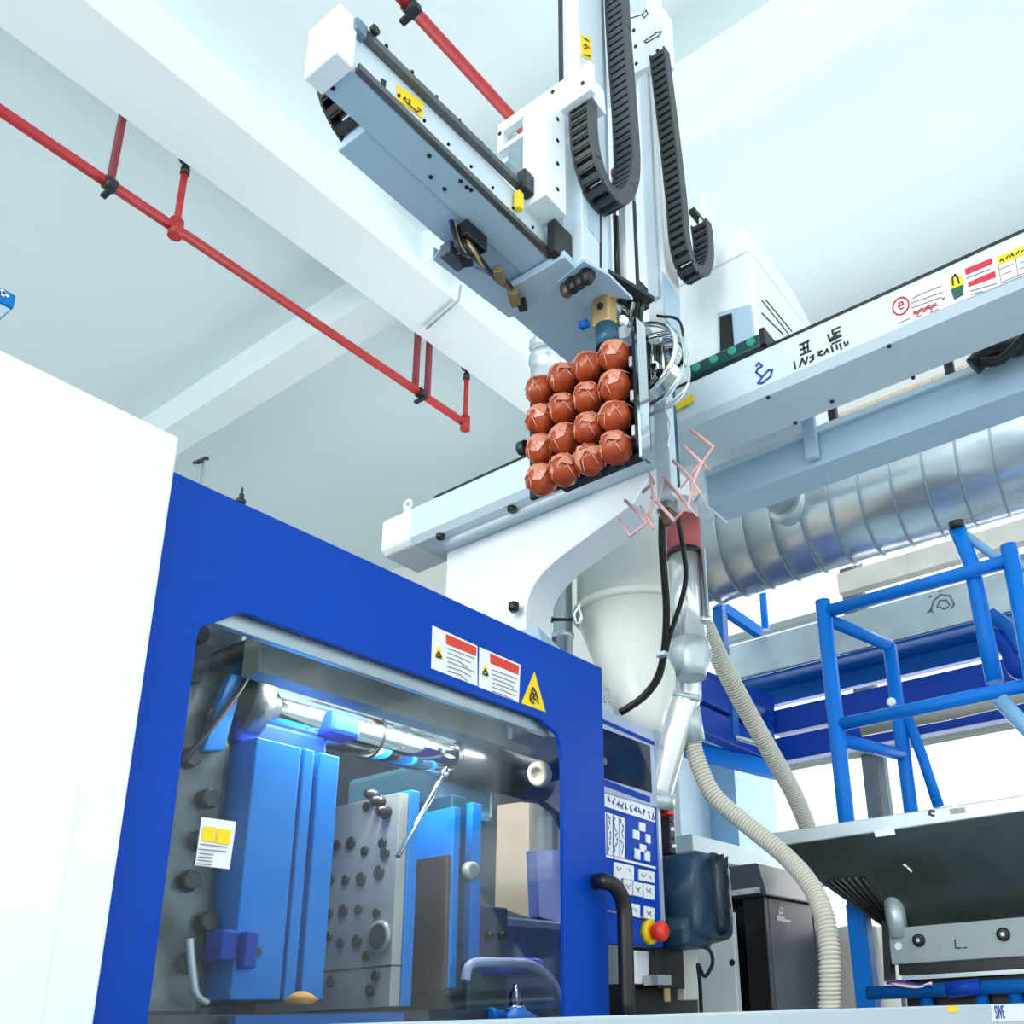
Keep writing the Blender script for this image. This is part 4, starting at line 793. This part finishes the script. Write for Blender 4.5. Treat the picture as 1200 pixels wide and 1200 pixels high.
def ridge_mesh(seed):
    rnd = random.Random(seed+90); mb = MB(); ax = FAX; u = ax.orthogonal().normalized(); v = ax.cross(u); n = 6
    def sp(t, a, k=1.03): return (ax*math.cos(t)+(u*math.cos(a)+v*math.sin(a))*math.sin(t))*.041*k
    ring = [(rnd.uniform(.75, 1.05), 2*math.pi*(k+.5*rnd.random())/n) for k in range(n)]
    inner = [(rnd.uniform(.25, .4), 2*math.pi*(k+.5*rnd.random())/3) for k in range(3)]
    for k in range(n): mb.tube([sp(*ring[k]), sp(*ring[(k+1) % n])*1.05, sp(*ring[(k+1) % n])], .0011, 5)
    for k in range(3):
        mb.tube([sp(*inner[k]), sp(*inner[(k+1) % 3])], .0011, 5); mb.tube([sp(*inner[k]), sp(*ring[2*k])], .0011, 5)
    for k in range(n): mb.tube([sp(*ring[k]), sp(ring[k][0]+.35, ring[k][1], 1.08), sp(ring[k][0]+.6, ring[k][1], 1.2)], [.0014, .0011, .0007], 5)
    me = mb.mesh('film_ridge'); me.materials.append(mat('pale_film_edge', (222, 158, 136), .2, spec=.5)); return me
balls = [ball_mesh(i) for i in range(4)]; films = [film_mesh(i) for i in range(4)]; ridges = [ridge_mesh(i) for i in range(4)]
colpx = [(720, 418, 722, 525), (690, 431, 692, 539), (661, 444, 662, 551), (634, 458, 635, 562)]
rows = ['top row', 'second row', 'third row', 'bottom row']; cols = ['right end', 'second from right', 'second from left', 'left end']
for r in range(4):
    for c in range(4):
        a = colpx[c]; f_ = r/3
        p = at(a[0]+(a[2]-a[0])*f_, a[1]+(a[3]-a[1])*f_, 'X', GX-.002)
        k = random.randrange(4)
        t = thing('moulded_ball', 'glossy reddish brown ball in the gripper\'s %s, %s' % (rows[r], cols[c]), 'ball', p, 'brown balls held by the gripper')
        R_ = Matrix.Rotation(random.uniform(-.35, .35), 4, 'X') @ Matrix.Rotation(random.uniform(-.2, .2), 4, 'Z')
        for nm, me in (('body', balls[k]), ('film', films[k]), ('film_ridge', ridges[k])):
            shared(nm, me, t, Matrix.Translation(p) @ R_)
        st_ = obj('stem', MB().lathe(p+V((.035, 0, 0)), (1, 0, 0), [(0, .014), (.012, .014)], 8), black, t)

# ---------------------------------------------------------------- pink sprue runner held below the second arm
t = thing('sprue_runner', 'spiky pale pink plastic sprue gripped under the second robot arm', 'sprue', at(780, 570, 'X', 1.84))
Z4 = lambda L: [(560+x/4, 380+y/4) for x, y in L]
for i, (ln, X) in enumerate((([(1000, 495), (1105, 575), (1050, 650), (1090, 685)], 1.80), ([(960, 565), (1050, 650), (1010, 740), (1065, 825)], 1.79), ([(915, 640), (1020, 740), (985, 850), (1030, 900)], 1.80), ([(870, 720), (985, 850), (920, 920), (810, 810)], 1.81), ([(690, 825), (790, 930), (715, 995), (660, 910)], 1.79), ([(790, 930), (825, 820), (800, 690)], 1.80), ([(770, 790), (825, 740), (800, 690)], 1.81), ([(920, 920), (845, 835), (870, 720)], 1.80), ([(1050, 650), (1020, 680), (950, 770)], 1.81), ([(825, 960), (760, 850)], 1.79))):
    pts = poly(Z4(ln), 'X', X); n = len(pts)
    obj('branch', MB().tube(pts, [.0046]*(n-1)+[.002], 7), pink if i % 3 else mat('salmon_plastic', (222, 160, 150), .35), t)

# ---------------------------------------------------------------- white material hopper (tank)
TD = 3.45
tc = dp(747, 722, TD); tr_ = (dp(747, 722, TD)-dp(672, 722, TD)).length*.98
t = thing('material_hopper', 'big off-white cylindrical hopper with a cone bottom behind the door', 'hopper', (tc.x, tc.y, 1.2))
zb2 = dp(747, 722, TD).z; zc2 = dp(745, 860, TD).z; ztp = zb2+.75
obj('barrel', MB().lathe((tc.x, tc.y, zb2+.015), (0, 0, 1), [(0, tr_*.96), (ztp-zb2, tr_*.96)], 48), tank, t)
obj('flange_ring', MB().lathe((tc.x, tc.y, zb2-.012), (0, 0, 1), [(0, tr_), (.004, tr_*1.035), (.024, tr_*1.035), (.028, tr_)], 48), tank, t)
obj('cone', MB().lathe((tc.x, tc.y, zc2), (0, 0, 1), [(-.06, tr_*.32), (0, tr_*.36), (zb2-zc2-.012, tr_*.97)], 48), tank, t)
obj('hopper_neck', MB().lathe((tc.x, tc.y, 1.2), (0, 0, 1), [(0, tr_*.34), (zc2-1.25, tr_*.34)], 32), galv_dull, t)
cl = dp(676, 722, TD-.2)
c_ = obj('clamp', MB().tube(smooth_path([dp(x, y, TD-.22) for x, y in ((678, 712), (673, 722), (677, 732), (681, 724), (678, 712), (681, 709))]), .007, 7), chrome, t)
obj('clamp_bolt', MB().tube([dp(645, 726, TD-.2), dp(674, 726, TD-.2)], .006, 8), darksteel, t); obj('clamp_ball', MB().lathe(dp(645, 726, TD-.2), (0, 0, 1), [(-.012, .004), (-.007, .012), (.007, .012), (.012, .004)], 10), black, t)
obj('drain_ring', MB().tube(smooth_path([dp(x, y, TD-.25) for x, y in ((709, 824), (709, 808), (714, 808), (714, 824))]), .004, 7), galv_dull, t)
# small vertical steel pipe left of it
single('steel_pipe', MB().lathe(dp(660, 780, 3.3), (0, 0, 1), [(0, .035), (.1, .035), (.1, .04), (.12, .04), (.12, .035), (.45, .035)], 18), galv, 'short upright steel pipe between the bracket and the off-white hopper', 'pipe')

# ---------------------------------------------------------------- vacuum loader with red band
LD = 3.05
lc = dp(805, 700, LD); lr = (dp(805, 700, LD)-dp(785, 700, LD)).length
zz = lambda y: at(805, y, 'Y', lc.y).z
t = thing('vacuum_loader', 'upright steel vacuum loader tube with a dull red band at its top', 'loader', (lc.x, lc.y, zz(810)))
obj('tube', MB().lathe((lc.x, lc.y, zz(750)), (0, 0, 1), [(0, lr), (zz(652)-zz(750), lr)], 28), satin, t)
obj('red_band', MB().lathe((lc.x, lc.y, zz(652)), (0, 0, 1), [(0, lr*1.05), (zz(614)-zz(652), lr*1.05)], 28), redband, t)
obj('band_strap', MB().lathe((lc.x, lc.y, zz(656)), (0, 0, 1), [(0, lr*1.08), (.02, lr*1.08)], 28), black, t)
obj('lid', MB().lathe((lc.x, lc.y, zz(614)), (0, 0, 1), [(0, lr), (.05, lr*.95), (.08, lr*.6)], 28), white, t)
obj('cone', MB().lathe((lc.x, lc.y, zz(792)), (0, 0, 1), [(0, lr*.85), (.03, lr*.95), (zz(765)-zz(792), lr*1.3), (zz(750)-zz(792), lr*1.05)], 28), galv_dull, t)
obj('side_rod', MB().lathe((lc.x-.0, lc.y-lr-.012, zz(735)), (0, 0, 1), [(0, .016), (.02, .016), (.02, .012), (.26, .012)], 12), chrome, t)
obj('outlet', MB().tube(smooth_path([dp(806, 790, LD), dp(806, 815, LD), dp(800, 830, LD-.01), dp(785, 880, LD-.03), dp(771, 932, LD-.05)]), [lr*.8]*33, 20), satin, t)
obj('outlet_seam', MB().tube([dp(806, 812, LD), dp(804.5, 820, LD)], lr*.86, 20), galv_dull, t)
obj('stub', MB().tube([dp(806, 830, LD), dp(812, 868, LD)], .04, 16), galv_dull, t)
# black cables
t = thing('black_cable', 'thick pair of black cables curving down in front of the off-white hopper', 'cable', dp(777, 600, 2.98))
for pth, r in ((((776, 605), (776, 640), (779, 680), (781, 720), (778, 765), (770, 795), (752, 818), (727, 835)), .0115), (((794, 605), (801, 645), (804, 675), (798, 705), (785, 745), (779, 770), (772, 796), (755, 818), (730, 835)), .0078)):
    obj('cable', MB().tube(smooth_path([dp(x, y, 2.72+.23*(y-605)/230) for x, y in pth]), r, 10), black, t)
obj('tie_clip', MB().obox(dp(776, 767, 2.86), (.012, 0, 0), (0, .016, 0), (0, 0, .006)), galv_dull, t)

# ---------------------------------------------------------------- hoses
def ribbed(pts, r, name, label, n=14, pitch=.0115, cat='hose'):
    P = resample(smooth_path(pts, 14), pitch/8); t = thing(name, label, cat, P[-1])
    obj('hose_wall', MB().tube(P[::4], r*.9, n), mat('hose_groove_shade', (176, 173, 158), .7), t)  # shade between the ribs is put into this darker wall colour
    ref = (P[1]-P[0]).orthogonal().normalized(); hx = []
    for i, p in enumerate(P):
        d = (P[min(i+1, len(P)-1)]-P[max(i-1, 0)]).normalized(); ref = (ref-d*ref.dot(d)).normalized(); b = d.cross(ref); a = 2*math.pi*i/8
        hx.append(p+(ref*math.cos(a)+b*math.sin(a))*(r-pitch*.2))
    obj('spiral_rib', MB().tube(hx, pitch*.36, 6), hosem, t); return t
ribbed([dp(x, y, d) for x, y, d in ((811, 862, 3.05), (815, 885, 3.04), (835, 930, 3.0), (870, 962, 2.95), (920, 1003, 2.85), (950, 1038, 2.75), (966, 1075, 2.66), (972, 1120, 2.6), (972, 1187, 2.56))], .029, 'ribbed_hose', 'long beige ribbed hose sweeping down from the vacuum loader past the black cabinet')
ribbed([dp(x, y, d) for x, y, d in ((822, 725, 3.2), (845, 775, 3.3), (875, 832, 3.4), (905, 885, 3.5), (930, 930, 3.6), (948, 975, 3.7), (955, 1010, 3.75))], .034, 'ribbed_hose', 'straighter beige hose slanting down behind the steel hopper rim')
t = thing('pneumatic_unit', 'grey pneumatic unit with an orange cap right of the control panel', 'pneumatic unit', dp(785, 1000, 3.0))
obj('body', dbox(770, 786, 945, 1010, 3.0, .06), mat('warm_grey_plate', (206, 202, 200), .35, .3, var=.06), t, .004)
obj('valve_stack', dbox(786, 793, 950, 1000, 3.0, .05), darksteel, t, .004)
obj('orange_cap', dbox(783, 791, 945, 954, 2.97, .04), brass_red, t, .004)
for k in range(4): obj('port', MB().lathe(dp(787+1.0*k, 962+10*k, 2.98), (-.8, -.5, 0), [(0, .008), (.01, .006)], 8), labelw if k % 2 else black, t)
obj('pipe_flange', MB().tube([dp(772, 928, 3.0), dp(769, 945, 3.0)], [.055, .06], 16), galv_dull, t)

# ---------------------------------------------------------------- spiral duct
DX = 4.0
da = at(800, 638, 'X', DX); db = at(1200, 527, 'X', DX); dz_ = (at(900, 670, 'X', DX).z+at(1150, 604, 'X', DX).z)/2+.31
dY = at(818, 640, 'X', DX).y; dzc = at(1000, 588, 'X', DX).z; drr = .30
t = thing('spiral_duct', 'large galvanised spiral air duct running across at right', 'duct', (DX, 1.2, dzc))
obj('duct_pipe', MB().lathe((DX, -2.0, dzc), (0, 1, 0), [(0, drr), (dY+2.0+.2, drr)], 64), galv, t)
hx = []
nt_ = int((dY+2.1)/.15)
for i in range(nt_*40+1):
    a = i/40*2*math.pi; hx.append(V((DX+math.cos(a)*(drr+.002), -2.0+i/40*.15, dzc+math.sin(a)*(drr+.002))))
obj('spiral_seam', MB().tube(hx, .0045, 5), mat('duct_seam', (150, 166, 176), .35, .7), t)
bp0 = at(912, 590, 'X', DX-drr*.9); bp1 = at(880, 545, 'X', DX-.75)
obj('branch_pipe', MB().tube([at(918, 585, 'X', DX-.28), at(905, 570, 'X', DX-.42), at(870, 540, 'X', DX-.8)], .085, 22), galv_dull, t)
obj('branch_collar', MB().tube([at(926, 590, 'X', DX-.23), at(917, 584, 'X', DX-.3)], [.15, .1], 22), galv_dull, t)
# ---------------------------------------------------------------- blue cage in front
GXC = 3.6
t = thing('ladder_cage', 'bright blue tubular guard cage standing behind the steel hopper', 'cage', at(985, 960, 'X', GXC))
tb = .032
def ctube(name, pxs, X=GXC, r=tb, m=blue_cage): return obj(name, MB().tube(poly(pxs, 'X', X), r, 16), m, t)
pa = at(978, 832, 'X', GXC)
P1 = V((GXC, pa.y, 0)); zt1 = at(966, 704, 'X', GXC).z
obj('post', MB().tube([(GXC, pa.y, 1.2), (GXC, pa.y, zt1)], .034, 16), blue_cage, t)
pb = at(1193, 700, 'X', GXC); obj('post', MB().tube([(GXC, pb.y, 1.2), (GXC, pb.y, at(1180, 640, 'X', GXC).z)], .034, 16), blue_cage, t)
zr = at(1075, 687, 'X', GXC).z; obj('top_rail', MB().tube([(GXC, pa.y, zr), (GXC, pb.y, zr)], .028, 16), blue_cage, t)
zr2 = at(1095, 826, 'X', GXC).z; obj('middle_rail', MB().tube([(GXC, pa.y, zr2), (GXC, pb.y, zr2)], .028, 16), blue_cage, t)
# returns along X to an inner post
ix = 4.02
ip_ = at(1052, 830, 'X', ix)
zi_ = at(1042, 757, 'X', ix).z
obj('top_return', MB().tube([(GXC, pa.y, zr-.03), (ix, ip_.y, zi_), (ix, ip_.y, zi_-.06)], .028, 16), blue_cage, t)
obj('inner_post', MB().tube([(ix, ip_.y, zi_), (ix, ip_.y, 1.3)], .032, 16), blue_cage, t)
obj('middle_return', MB().tube([(GXC, pa.y, zr2-.06), (ix, ip_.y, at(1060, 885, 'X', ix).z)], .028, 16), blue_cage, t)
obj('brace', MB().tube(poly([(1064, 842), (1082, 890), (1100, 945)], 'X', ix), .024, 12), blue_cage, t)
obj('bolt', MB().lathe(at(1045, 823, 'X', GXC-.03), (-1, 0, 0), [(0, .018), (.012, .018), (.016, .01)], 12), labelw, t)
obj('rear_post', MB().tube(poly([(1121, 618), (1138, 660), (1152, 730), (1166, 800)], 'X', 3.64), .034, 14), blue_cage, t)
obj('end_brace', MB().tube(poly([(1125, 622), (1165, 652), (1210, 670)], 'X', 3.64), .018, 12), mat('steel_blue', (120, 170, 210), .35), t)
obj('end_plug', MB().lathe(at(1121, 616, 'X', 3.62), (-.3, 0, 1), [(-.01, .03), (.02, .03)], 12), black, t)
obj('low_rail', MB().tube(poly([(1172, 820), (1200, 850), (1240, 890)], 'X', 3.5), .03, 12), mat('steel_blue', (120, 170, 210), .35), t)
obj('hook', MB().tube(smooth_path(poly([(1160, 720), (1180, 735), (1190, 750), (1200, 765)], 'X', 4.1)), .035, 10), blue_mid, t)
obj('hook', MB().tube(smooth_path(poly([(1165, 745), (1180, 760), (1190, 785), (1210, 790)], 'X', 4.1)), .035, 10), blue_deep, t)

# ---------------------------------------------------------------- mezzanine platform
MX = 5.2
t = thing('mezzanine_frame', 'blue and grey steel mezzanine frame seen from below under the duct', 'platform', (MX, 1.5, 2.5))
ya = at(905, 850, 'X', MX).y
zA = at(1050, 815, 'X', MX).z; zB = at(1050, 851, 'X', MX).z
hA = .155
for z in (zA, zB):
    obj('floor_joist', MB().box(MX, MX+.1, -1.5, ya, z-hA/2, z+hA/2), blue_deep, t, .004)
    obj('side_joist', MB().box(3.9, MX, ya, ya+.08, z-hA/2, z+hA/2), blue_deep, t, .004)
zg1 = at(1050, 704, 'X', 5.0).z; zg0 = at(1050, 748, 'X', 5.0).z
yg = at(838, 790, 'X', 5.0).y
obj('grey_channel', MB().box(5.0, 5.05, -1.5, yg, zg0, zg1), galv_dull, t, .003, 'dull grey channel beam with a swirl mark')
obj('channel_flange', MB().box(5.05, 5.3, -1.5, yg, zg0-.02, zg0+.0), blue_mid, t)
obj('channel_edge', MB().box(5.3, 5.36, -1.5, yg, zg0-.12, zg0), blue_mid, t)
obj('swirl_mark', strokes([[(1090, 717), (1094, 704), (1102, 697), (1113, 698), (1118, 708), (1115, 713)], [(1098, 712), (1101, 704), (1109, 703), (1113, 709)], [(1101, 711), (1106, 714), (1111, 711)], [(1089, 700), (1091, 698)], [(1100, 693), (1104, 692)], [(1087, 718), (1091, 714), (1094, 718)]], 'X', 4.998, .009), inkgrey, t)
# end bay at the left with cross members
X2 = 4.6
for py_a, py_b in ((778, 828), (800, 846), (822, 838), (845, 862)):
    obj('cross_member', MB().beam(at(770, py_a, 'X', X2-.2), at(905, py_b, 'X', MX), .05, .12), blue_deep if py_a < 830 else blue_mid, t, .004)
obj('stringer', MB().beam(at(770, 868, 'X', X2-.3), at(915, 905, 'X', MX), .06, .1), blue_cage, t, .004)
obj('stringer', MB().beam(at(828, 700, 'X', X2), at(890, 742, 'X', MX-.2), .05, .07), blue_cage, t, .004)
obj('upright', MB().beam(at(843, 705, 'X', X2+.1), at(846, 770, 'X', X2+.1), .07, .07, (1, 0, 0)), blue_mid, t, .004)
obj('upright', MB().beam(at(853, 790, 'X', X2+.1), at(858, 868, 'X', X2+.1), .07, .07, (1, 0, 0)), blue_mid, t, .004)
obj('drop_rod', MB().tube(poly([(893, 680), (897, 738)], 'X', MX), .025, 10), blue_cage, t)
obj('handrail', MB().tube(poly([(1010, 857), (1110, 838), (1210, 815)], 'X', 4.9), .03, 12), mat('olive_tube', (150, 152, 140), .4), t)
obj('conduit', MB().tube(poly([(770, 828), (840, 858), (890, 872)], 'X', 4.7), .016, 8), galv_dull, t)
# background grey cabinet and column
t = thing('far_cabinet', 'pale blue-grey equipment cabinet in the background behind the beige hose', 'cabinet', dp(860, 1000, 5.5))
fb_ = dbox(815, 945, 985, 1180, 4.6, .9); zmin = min(v.z for v in fb_.v)
for v in fb_.v:
    if v.z < zmin+.01: v.z = 0
obj('body', fb_, pierm, t, .01)
obj('top_plate', dbox(812, 968, 977, 1003, 4.5, 1.0), mat('grey_blue_top', (150, 176, 184), .4), t, .006)
single('far_column', dbox(868, 915, 830, 1010, 6.2, .3), mat('blue_grey_column', (120, 160, 190), .5, var=.15), 'blue-grey upright column in front of the far window', 'column')
single('far_column', dbox(800, 842, 860, 1010, 6.0, .3), pierm, 'pale grey upright column beside the slanted steel pipe', 'column')

# ---------------------------------------------------------------- black cabinet
BD = 3.35
bc = dp(905, 1180, BD)
t = thing('black_cabinet', 'black and charcoal auxiliary cabinet with an open front behind the ribbed hose', 'cabinet', (bc.x, bc.y, .3))
bx1 = at(962, 1180, 'Y', bc.y).x; bz1 = at(905, 1052, 'Y', bc.y).z
by2 = bc.y+.55
obj('side_panel', MB().box(bc.x+.03, bx1, bc.y, bc.y+.02, .4, bz1), blackblue, t, .004, 'charcoal side panel')
obj('front_frame', MB().box(bc.x, bc.x+.03, bc.y, bc.y+.09, .4, bz1), black, t, .003)
obj('body', MB().box(bc.x+.06, bx1, bc.y+.02, by2, .4, bz1-.01), black, t)
obj('lid', MB().hexa([(bc.x-.02, bc.y-.02, bz1), (bc.x-.02, by2, bz1), (bx1+.03, by2, bz1), (bx1+.03, bc.y-.02, bz1), (bc.x+.02, bc.y+.03, bz1+.13), (bc.x+.02, by2, bz1+.13), (bx1+.03, by2, bz1+.13), (bx1+.03, bc.y+.03, bz1+.13)]), blackblue, t, .008)
obj('lid_lip', MB().box(bc.x-.035, bc.x-.02, bc.y, by2, bz1+.01, bz1+.03), mat('worn_white_edge', (190, 196, 196), .6, var=.4, scale=30), t)
obj('front_panel', MB().box(bc.x-.05, bc.x-.02, bc.y+.11, bc.y+.42, .4, bz1-.05), mat('light_grey_panel', (244, 246, 246), .4), t, .004, 'light grey front panel')
for py_, px_ in ((1066, 853), (1087, 880), (1128, 858)):
    a = at(px_, py_, 'X', bc.x-.05); obj('hole', MB().lathe((a.x-.002, a.y, a.z), (1, 0, 0), [(0, .012), (.004, .012)], 10), ink, t)
obj('logo', strokes([[(913, 1068), (914, 1064), (917, 1065), (917, 1070), (913, 1070)], [(911, 1074), (919, 1076)], [(911, 1077), (926, 1080)]], 'Y', bc.y-.001, .01), labelw, t, label='small white emblem on the charcoal panel')
single('grey_post', dbox(966, 988, 1050, 1210, 3.75, .15), mat('slate_post', (96, 106, 116), .4), 'slate grey post right of the black cabinet behind the hose', 'post', bevel=.004)

# ---------------------------------------------------------------- granulator with sheet steel hopper
HX = 3.0
rz1 = at(1050, 954, 'X', HX).z; rz0 = at(1050, 972, 'X', HX).z
hy = at(901, 985, 'X', HX).y
t = thing('granulator', 'granulator with a wide sheet steel feed hopper, shaded dark underneath, at lower right', 'granulator', (HX+.4, .9, .1))
obj('hopper_rim', MB().box(HX, HX+.52, .15, hy, rz0, rz1), galv_dull, t, .004, 'pale steel rim of the feed hopper')
thr = at(1040, 1090, 'X', HX+.28); th2y = .45; tz = thr.z
hA_ = [(HX+.005, .16, rz0), (HX+.005, hy-.005, rz0), (HX+.515, hy-.005, rz0), (HX+.515, .16, rz0)]
hB_ = [(HX+.28, th2y-.25, tz), (HX+.28, thr.y, tz), (HX+.48, thr.y, tz), (HX+.48, th2y-.25, tz)]
obj('hopper_pan', MB().hexa(hA_+hB_), pan_steel, t, 0, 'underside of the feed hopper with its shade in the colour')
def onplane(px, py, p0, n):
    d = fw+rt*((px-CX)/F)-upv*((py-CY)/F); return EYE+d*((V(p0)-EYE).dot(n)/d.dot(n))
pn = (V(hA_[1])-V(hA_[0])).cross(V(hB_[0])-V(hA_[0])).normalized()
for k, (ta, tb_) in enumerate((((971, 1031), (1034, 1083)), ((978, 1030), (1036, 1082)), ((985, 1029), (1038, 1081)), ((993, 1028), (1040, 1080)), ((1001, 1027), (1042, 1078)), ((1010, 1028), (1044, 1074)))):
    obj('bellows_rib', MB().tube([onplane(*ta, hA_[0], pn), onplane(*tb_, hA_[0], pn)], [.009, .006], 8), black if k % 2 else darksteel, t)
obj('chute', MB().lathe(at(1052, 1092, 'X', HX+.22), (0, 0, 1), [(-.02, .035), (.12, .035)], 16), galv_dull, t)
obj('rim_tab', MB().plate(poly([(1024, 974), (1047, 969), (1049, 978), (1026, 981)], 'X', HX-.004), (.004, 0, 0)), labelw, t)
obj('rim_notch', MB().plate(poly([(1112, 948), (1130, 946), (1132, 952), (1114, 954)], 'X', HX-.002), (.002, 0, 0)), greyplate, t)
obj('rim_hook', strokes([[(1095, 951), (1090, 950), (1089, 954), (1094, 956)]], 'X', HX-.002, .008), darksteel, t)
obj('scratch', strokes([[(1059, 1013), (1063, 1016), (1068, 1021)]], 'X', HX+.075, .006), labelw, t)
GX2 = HX+.2
bz_ = at(1100, 1083, 'X', GX2).z; bz0_ = at(1100, 1127, 'X', GX2).z; byl = at(1041, 1100, 'X', GX2).y
obj('body_plate', MB().box(GX2, GX2+.3, -.2, byl, bz0_, bz_), greyplate, t, .004, 'grey bolted body plate')
for px_, py_ in ((1077, 1102), (1176, 1095)):
    a = at(px_, py_, 'X', GX2); r_ = obj('bolt', MB().lathe((GX2-.012, a.y, a.z), (1, 0, 0), [(0, .012), (0, .02), (.012, .022)], 14), black, t)
    obj('bolt_centre', MB().lathe((GX2-.0125, a.y, a.z), (1, 0, 0), [(0, .007), (.002, .007)], 6), galv_dull, r_)
a = at(1053, 1109, 'X', GX2); obj('slot_screw', MB().lathe((GX2-.006, a.y, a.z), (1, 0, 0), [(0, .012), (.006, .014)], 10), labelw, t)
obj('etched_mark', strokes([[(1119, 1101), (1120, 1111), (1126, 1111)], [(1129, 1111), (1133, 1110.5)]], 'X', GX2-.001, .004), ink, t)
obj('gasket', MB().box(GX2+.01, GX2+.3, -.2, byl-.02, bz0_-.035, bz0_), black, t)
obj('gasket_trim', MB().box(GX2+.0, GX2+.012, -.2, byl-.03, bz0_-.05, bz0_-.038), galv_dull, t)
obj('cutter_box', MB().box(GX2+.05, GX2+.3, -.2, byl-.02, bz0_-.14, bz0_-.05), black, t, .004)
obj('tray_edge', MB().plate(poly([(1033, 1078), (1040, 1084), (1044, 1148), (1036, 1150)], 'X', GX2-.01), (.05, 0, 0)), darksteel, t)
# blue stand of the granulator
t = thing('granulator_stand', 'bright blue tubular stand under the granulator', 'stand', at(1010, 1180, 'X', HX+.15))
a = at(1012, 1120, 'X', HX+.2)
obj('post', MB().beam((HX+.35, a.y+.06, .3), (HX+.35, a.y+.06, at(1000, 1060, 'X', HX+.35).z), .07, .07, (1, 0, 0)), blue_cage, t, .006)
zb_ = at(1100, 1160, 'X', HX+.2).z
obj('crossbar', MB().tube([(HX+.2, -.3, zb_), (HX+.2, a.y, zb_)], .022, 14), blue_mid, t)
obj('collar', MB().tube([at(1110, 1160, 'X', HX+.19), at(1150, 1156, 'X', HX+.19)], .025, 14), blue_deep, t)
for px_ in (1085, 1150, 1190): b_ = at(px_, 1165, 'X', HX+.22); obj('leg', MB().tube([(HX+.22, b_.y, .3), (HX+.22, b_.y, zb_-.01)], .022, 12), blue_mid, t)
t = thing('loose_cables', 'bundle of small coloured cables lying on the blue stand', 'cables', at(1050, 1155, 'X', HX+.15))
for i, (m_, o_) in enumerate(((brass_red, 0), (galv_dull, 3), (blue_deep, -3), (labelw, 5))):
    obj('cable', MB().tube(smooth_path(poly([(1042+o_, 1152), (1055, 1152+o_*.5), (1075, 1155+o_*.3), (1092, 1154-o_*.4)], 'X', HX+.17)), .005, 7), m_, t)
single('white_sack', blob(1012, 1140, 3.9, .12, .12, .18, .06, 11), mat('cream_sack', (226, 220, 204), .8, bump=.5), 'pale sack standing behind the blue granulator stand', 'sack')

# ---------------------------------------------------------------- blue box corner at the left edge
t = thing('hanging_unit', 'corner of a blue overhead unit at the left edge of the picture', 'overhead unit', at(0, 360, 'Y', 2.4))
pz = at(10, 372, 'Y', 2.4)
cA = at(20, 346, 'Y', 2.4); cB = at(16, 362, 'Y', 2.4); cC = at(-40, 322, 'Y', 2.4)
obj('shell', MB().box(cA.x-.6, cA.x, 2.4, 2.75, cB.z, cA.z+.0), blue_in, t, .006)
obj('underside', MB().hexa([(cA.x-.6, 2.41, cB.z-.09), (cA.x-.6, 2.7, cB.z-.09), (cA.x-.05, 2.7, cB.z-.09), (cA.x-.05, 2.41, cB.z-.09), (cA.x-.6, 2.405, cB.z-.002), (cA.x-.6, 2.74, cB.z-.002), (cA.x-.005, 2.74, cB.z-.002), (cA.x-.005, 2.405, cB.z-.002)]), robot_blue, t)
obj('mark', strokes([[(2, 340), (5, 343), (3, 346)], [(7, 345), (9, 347)]], 'Y', 2.398, .008), labelw, t)
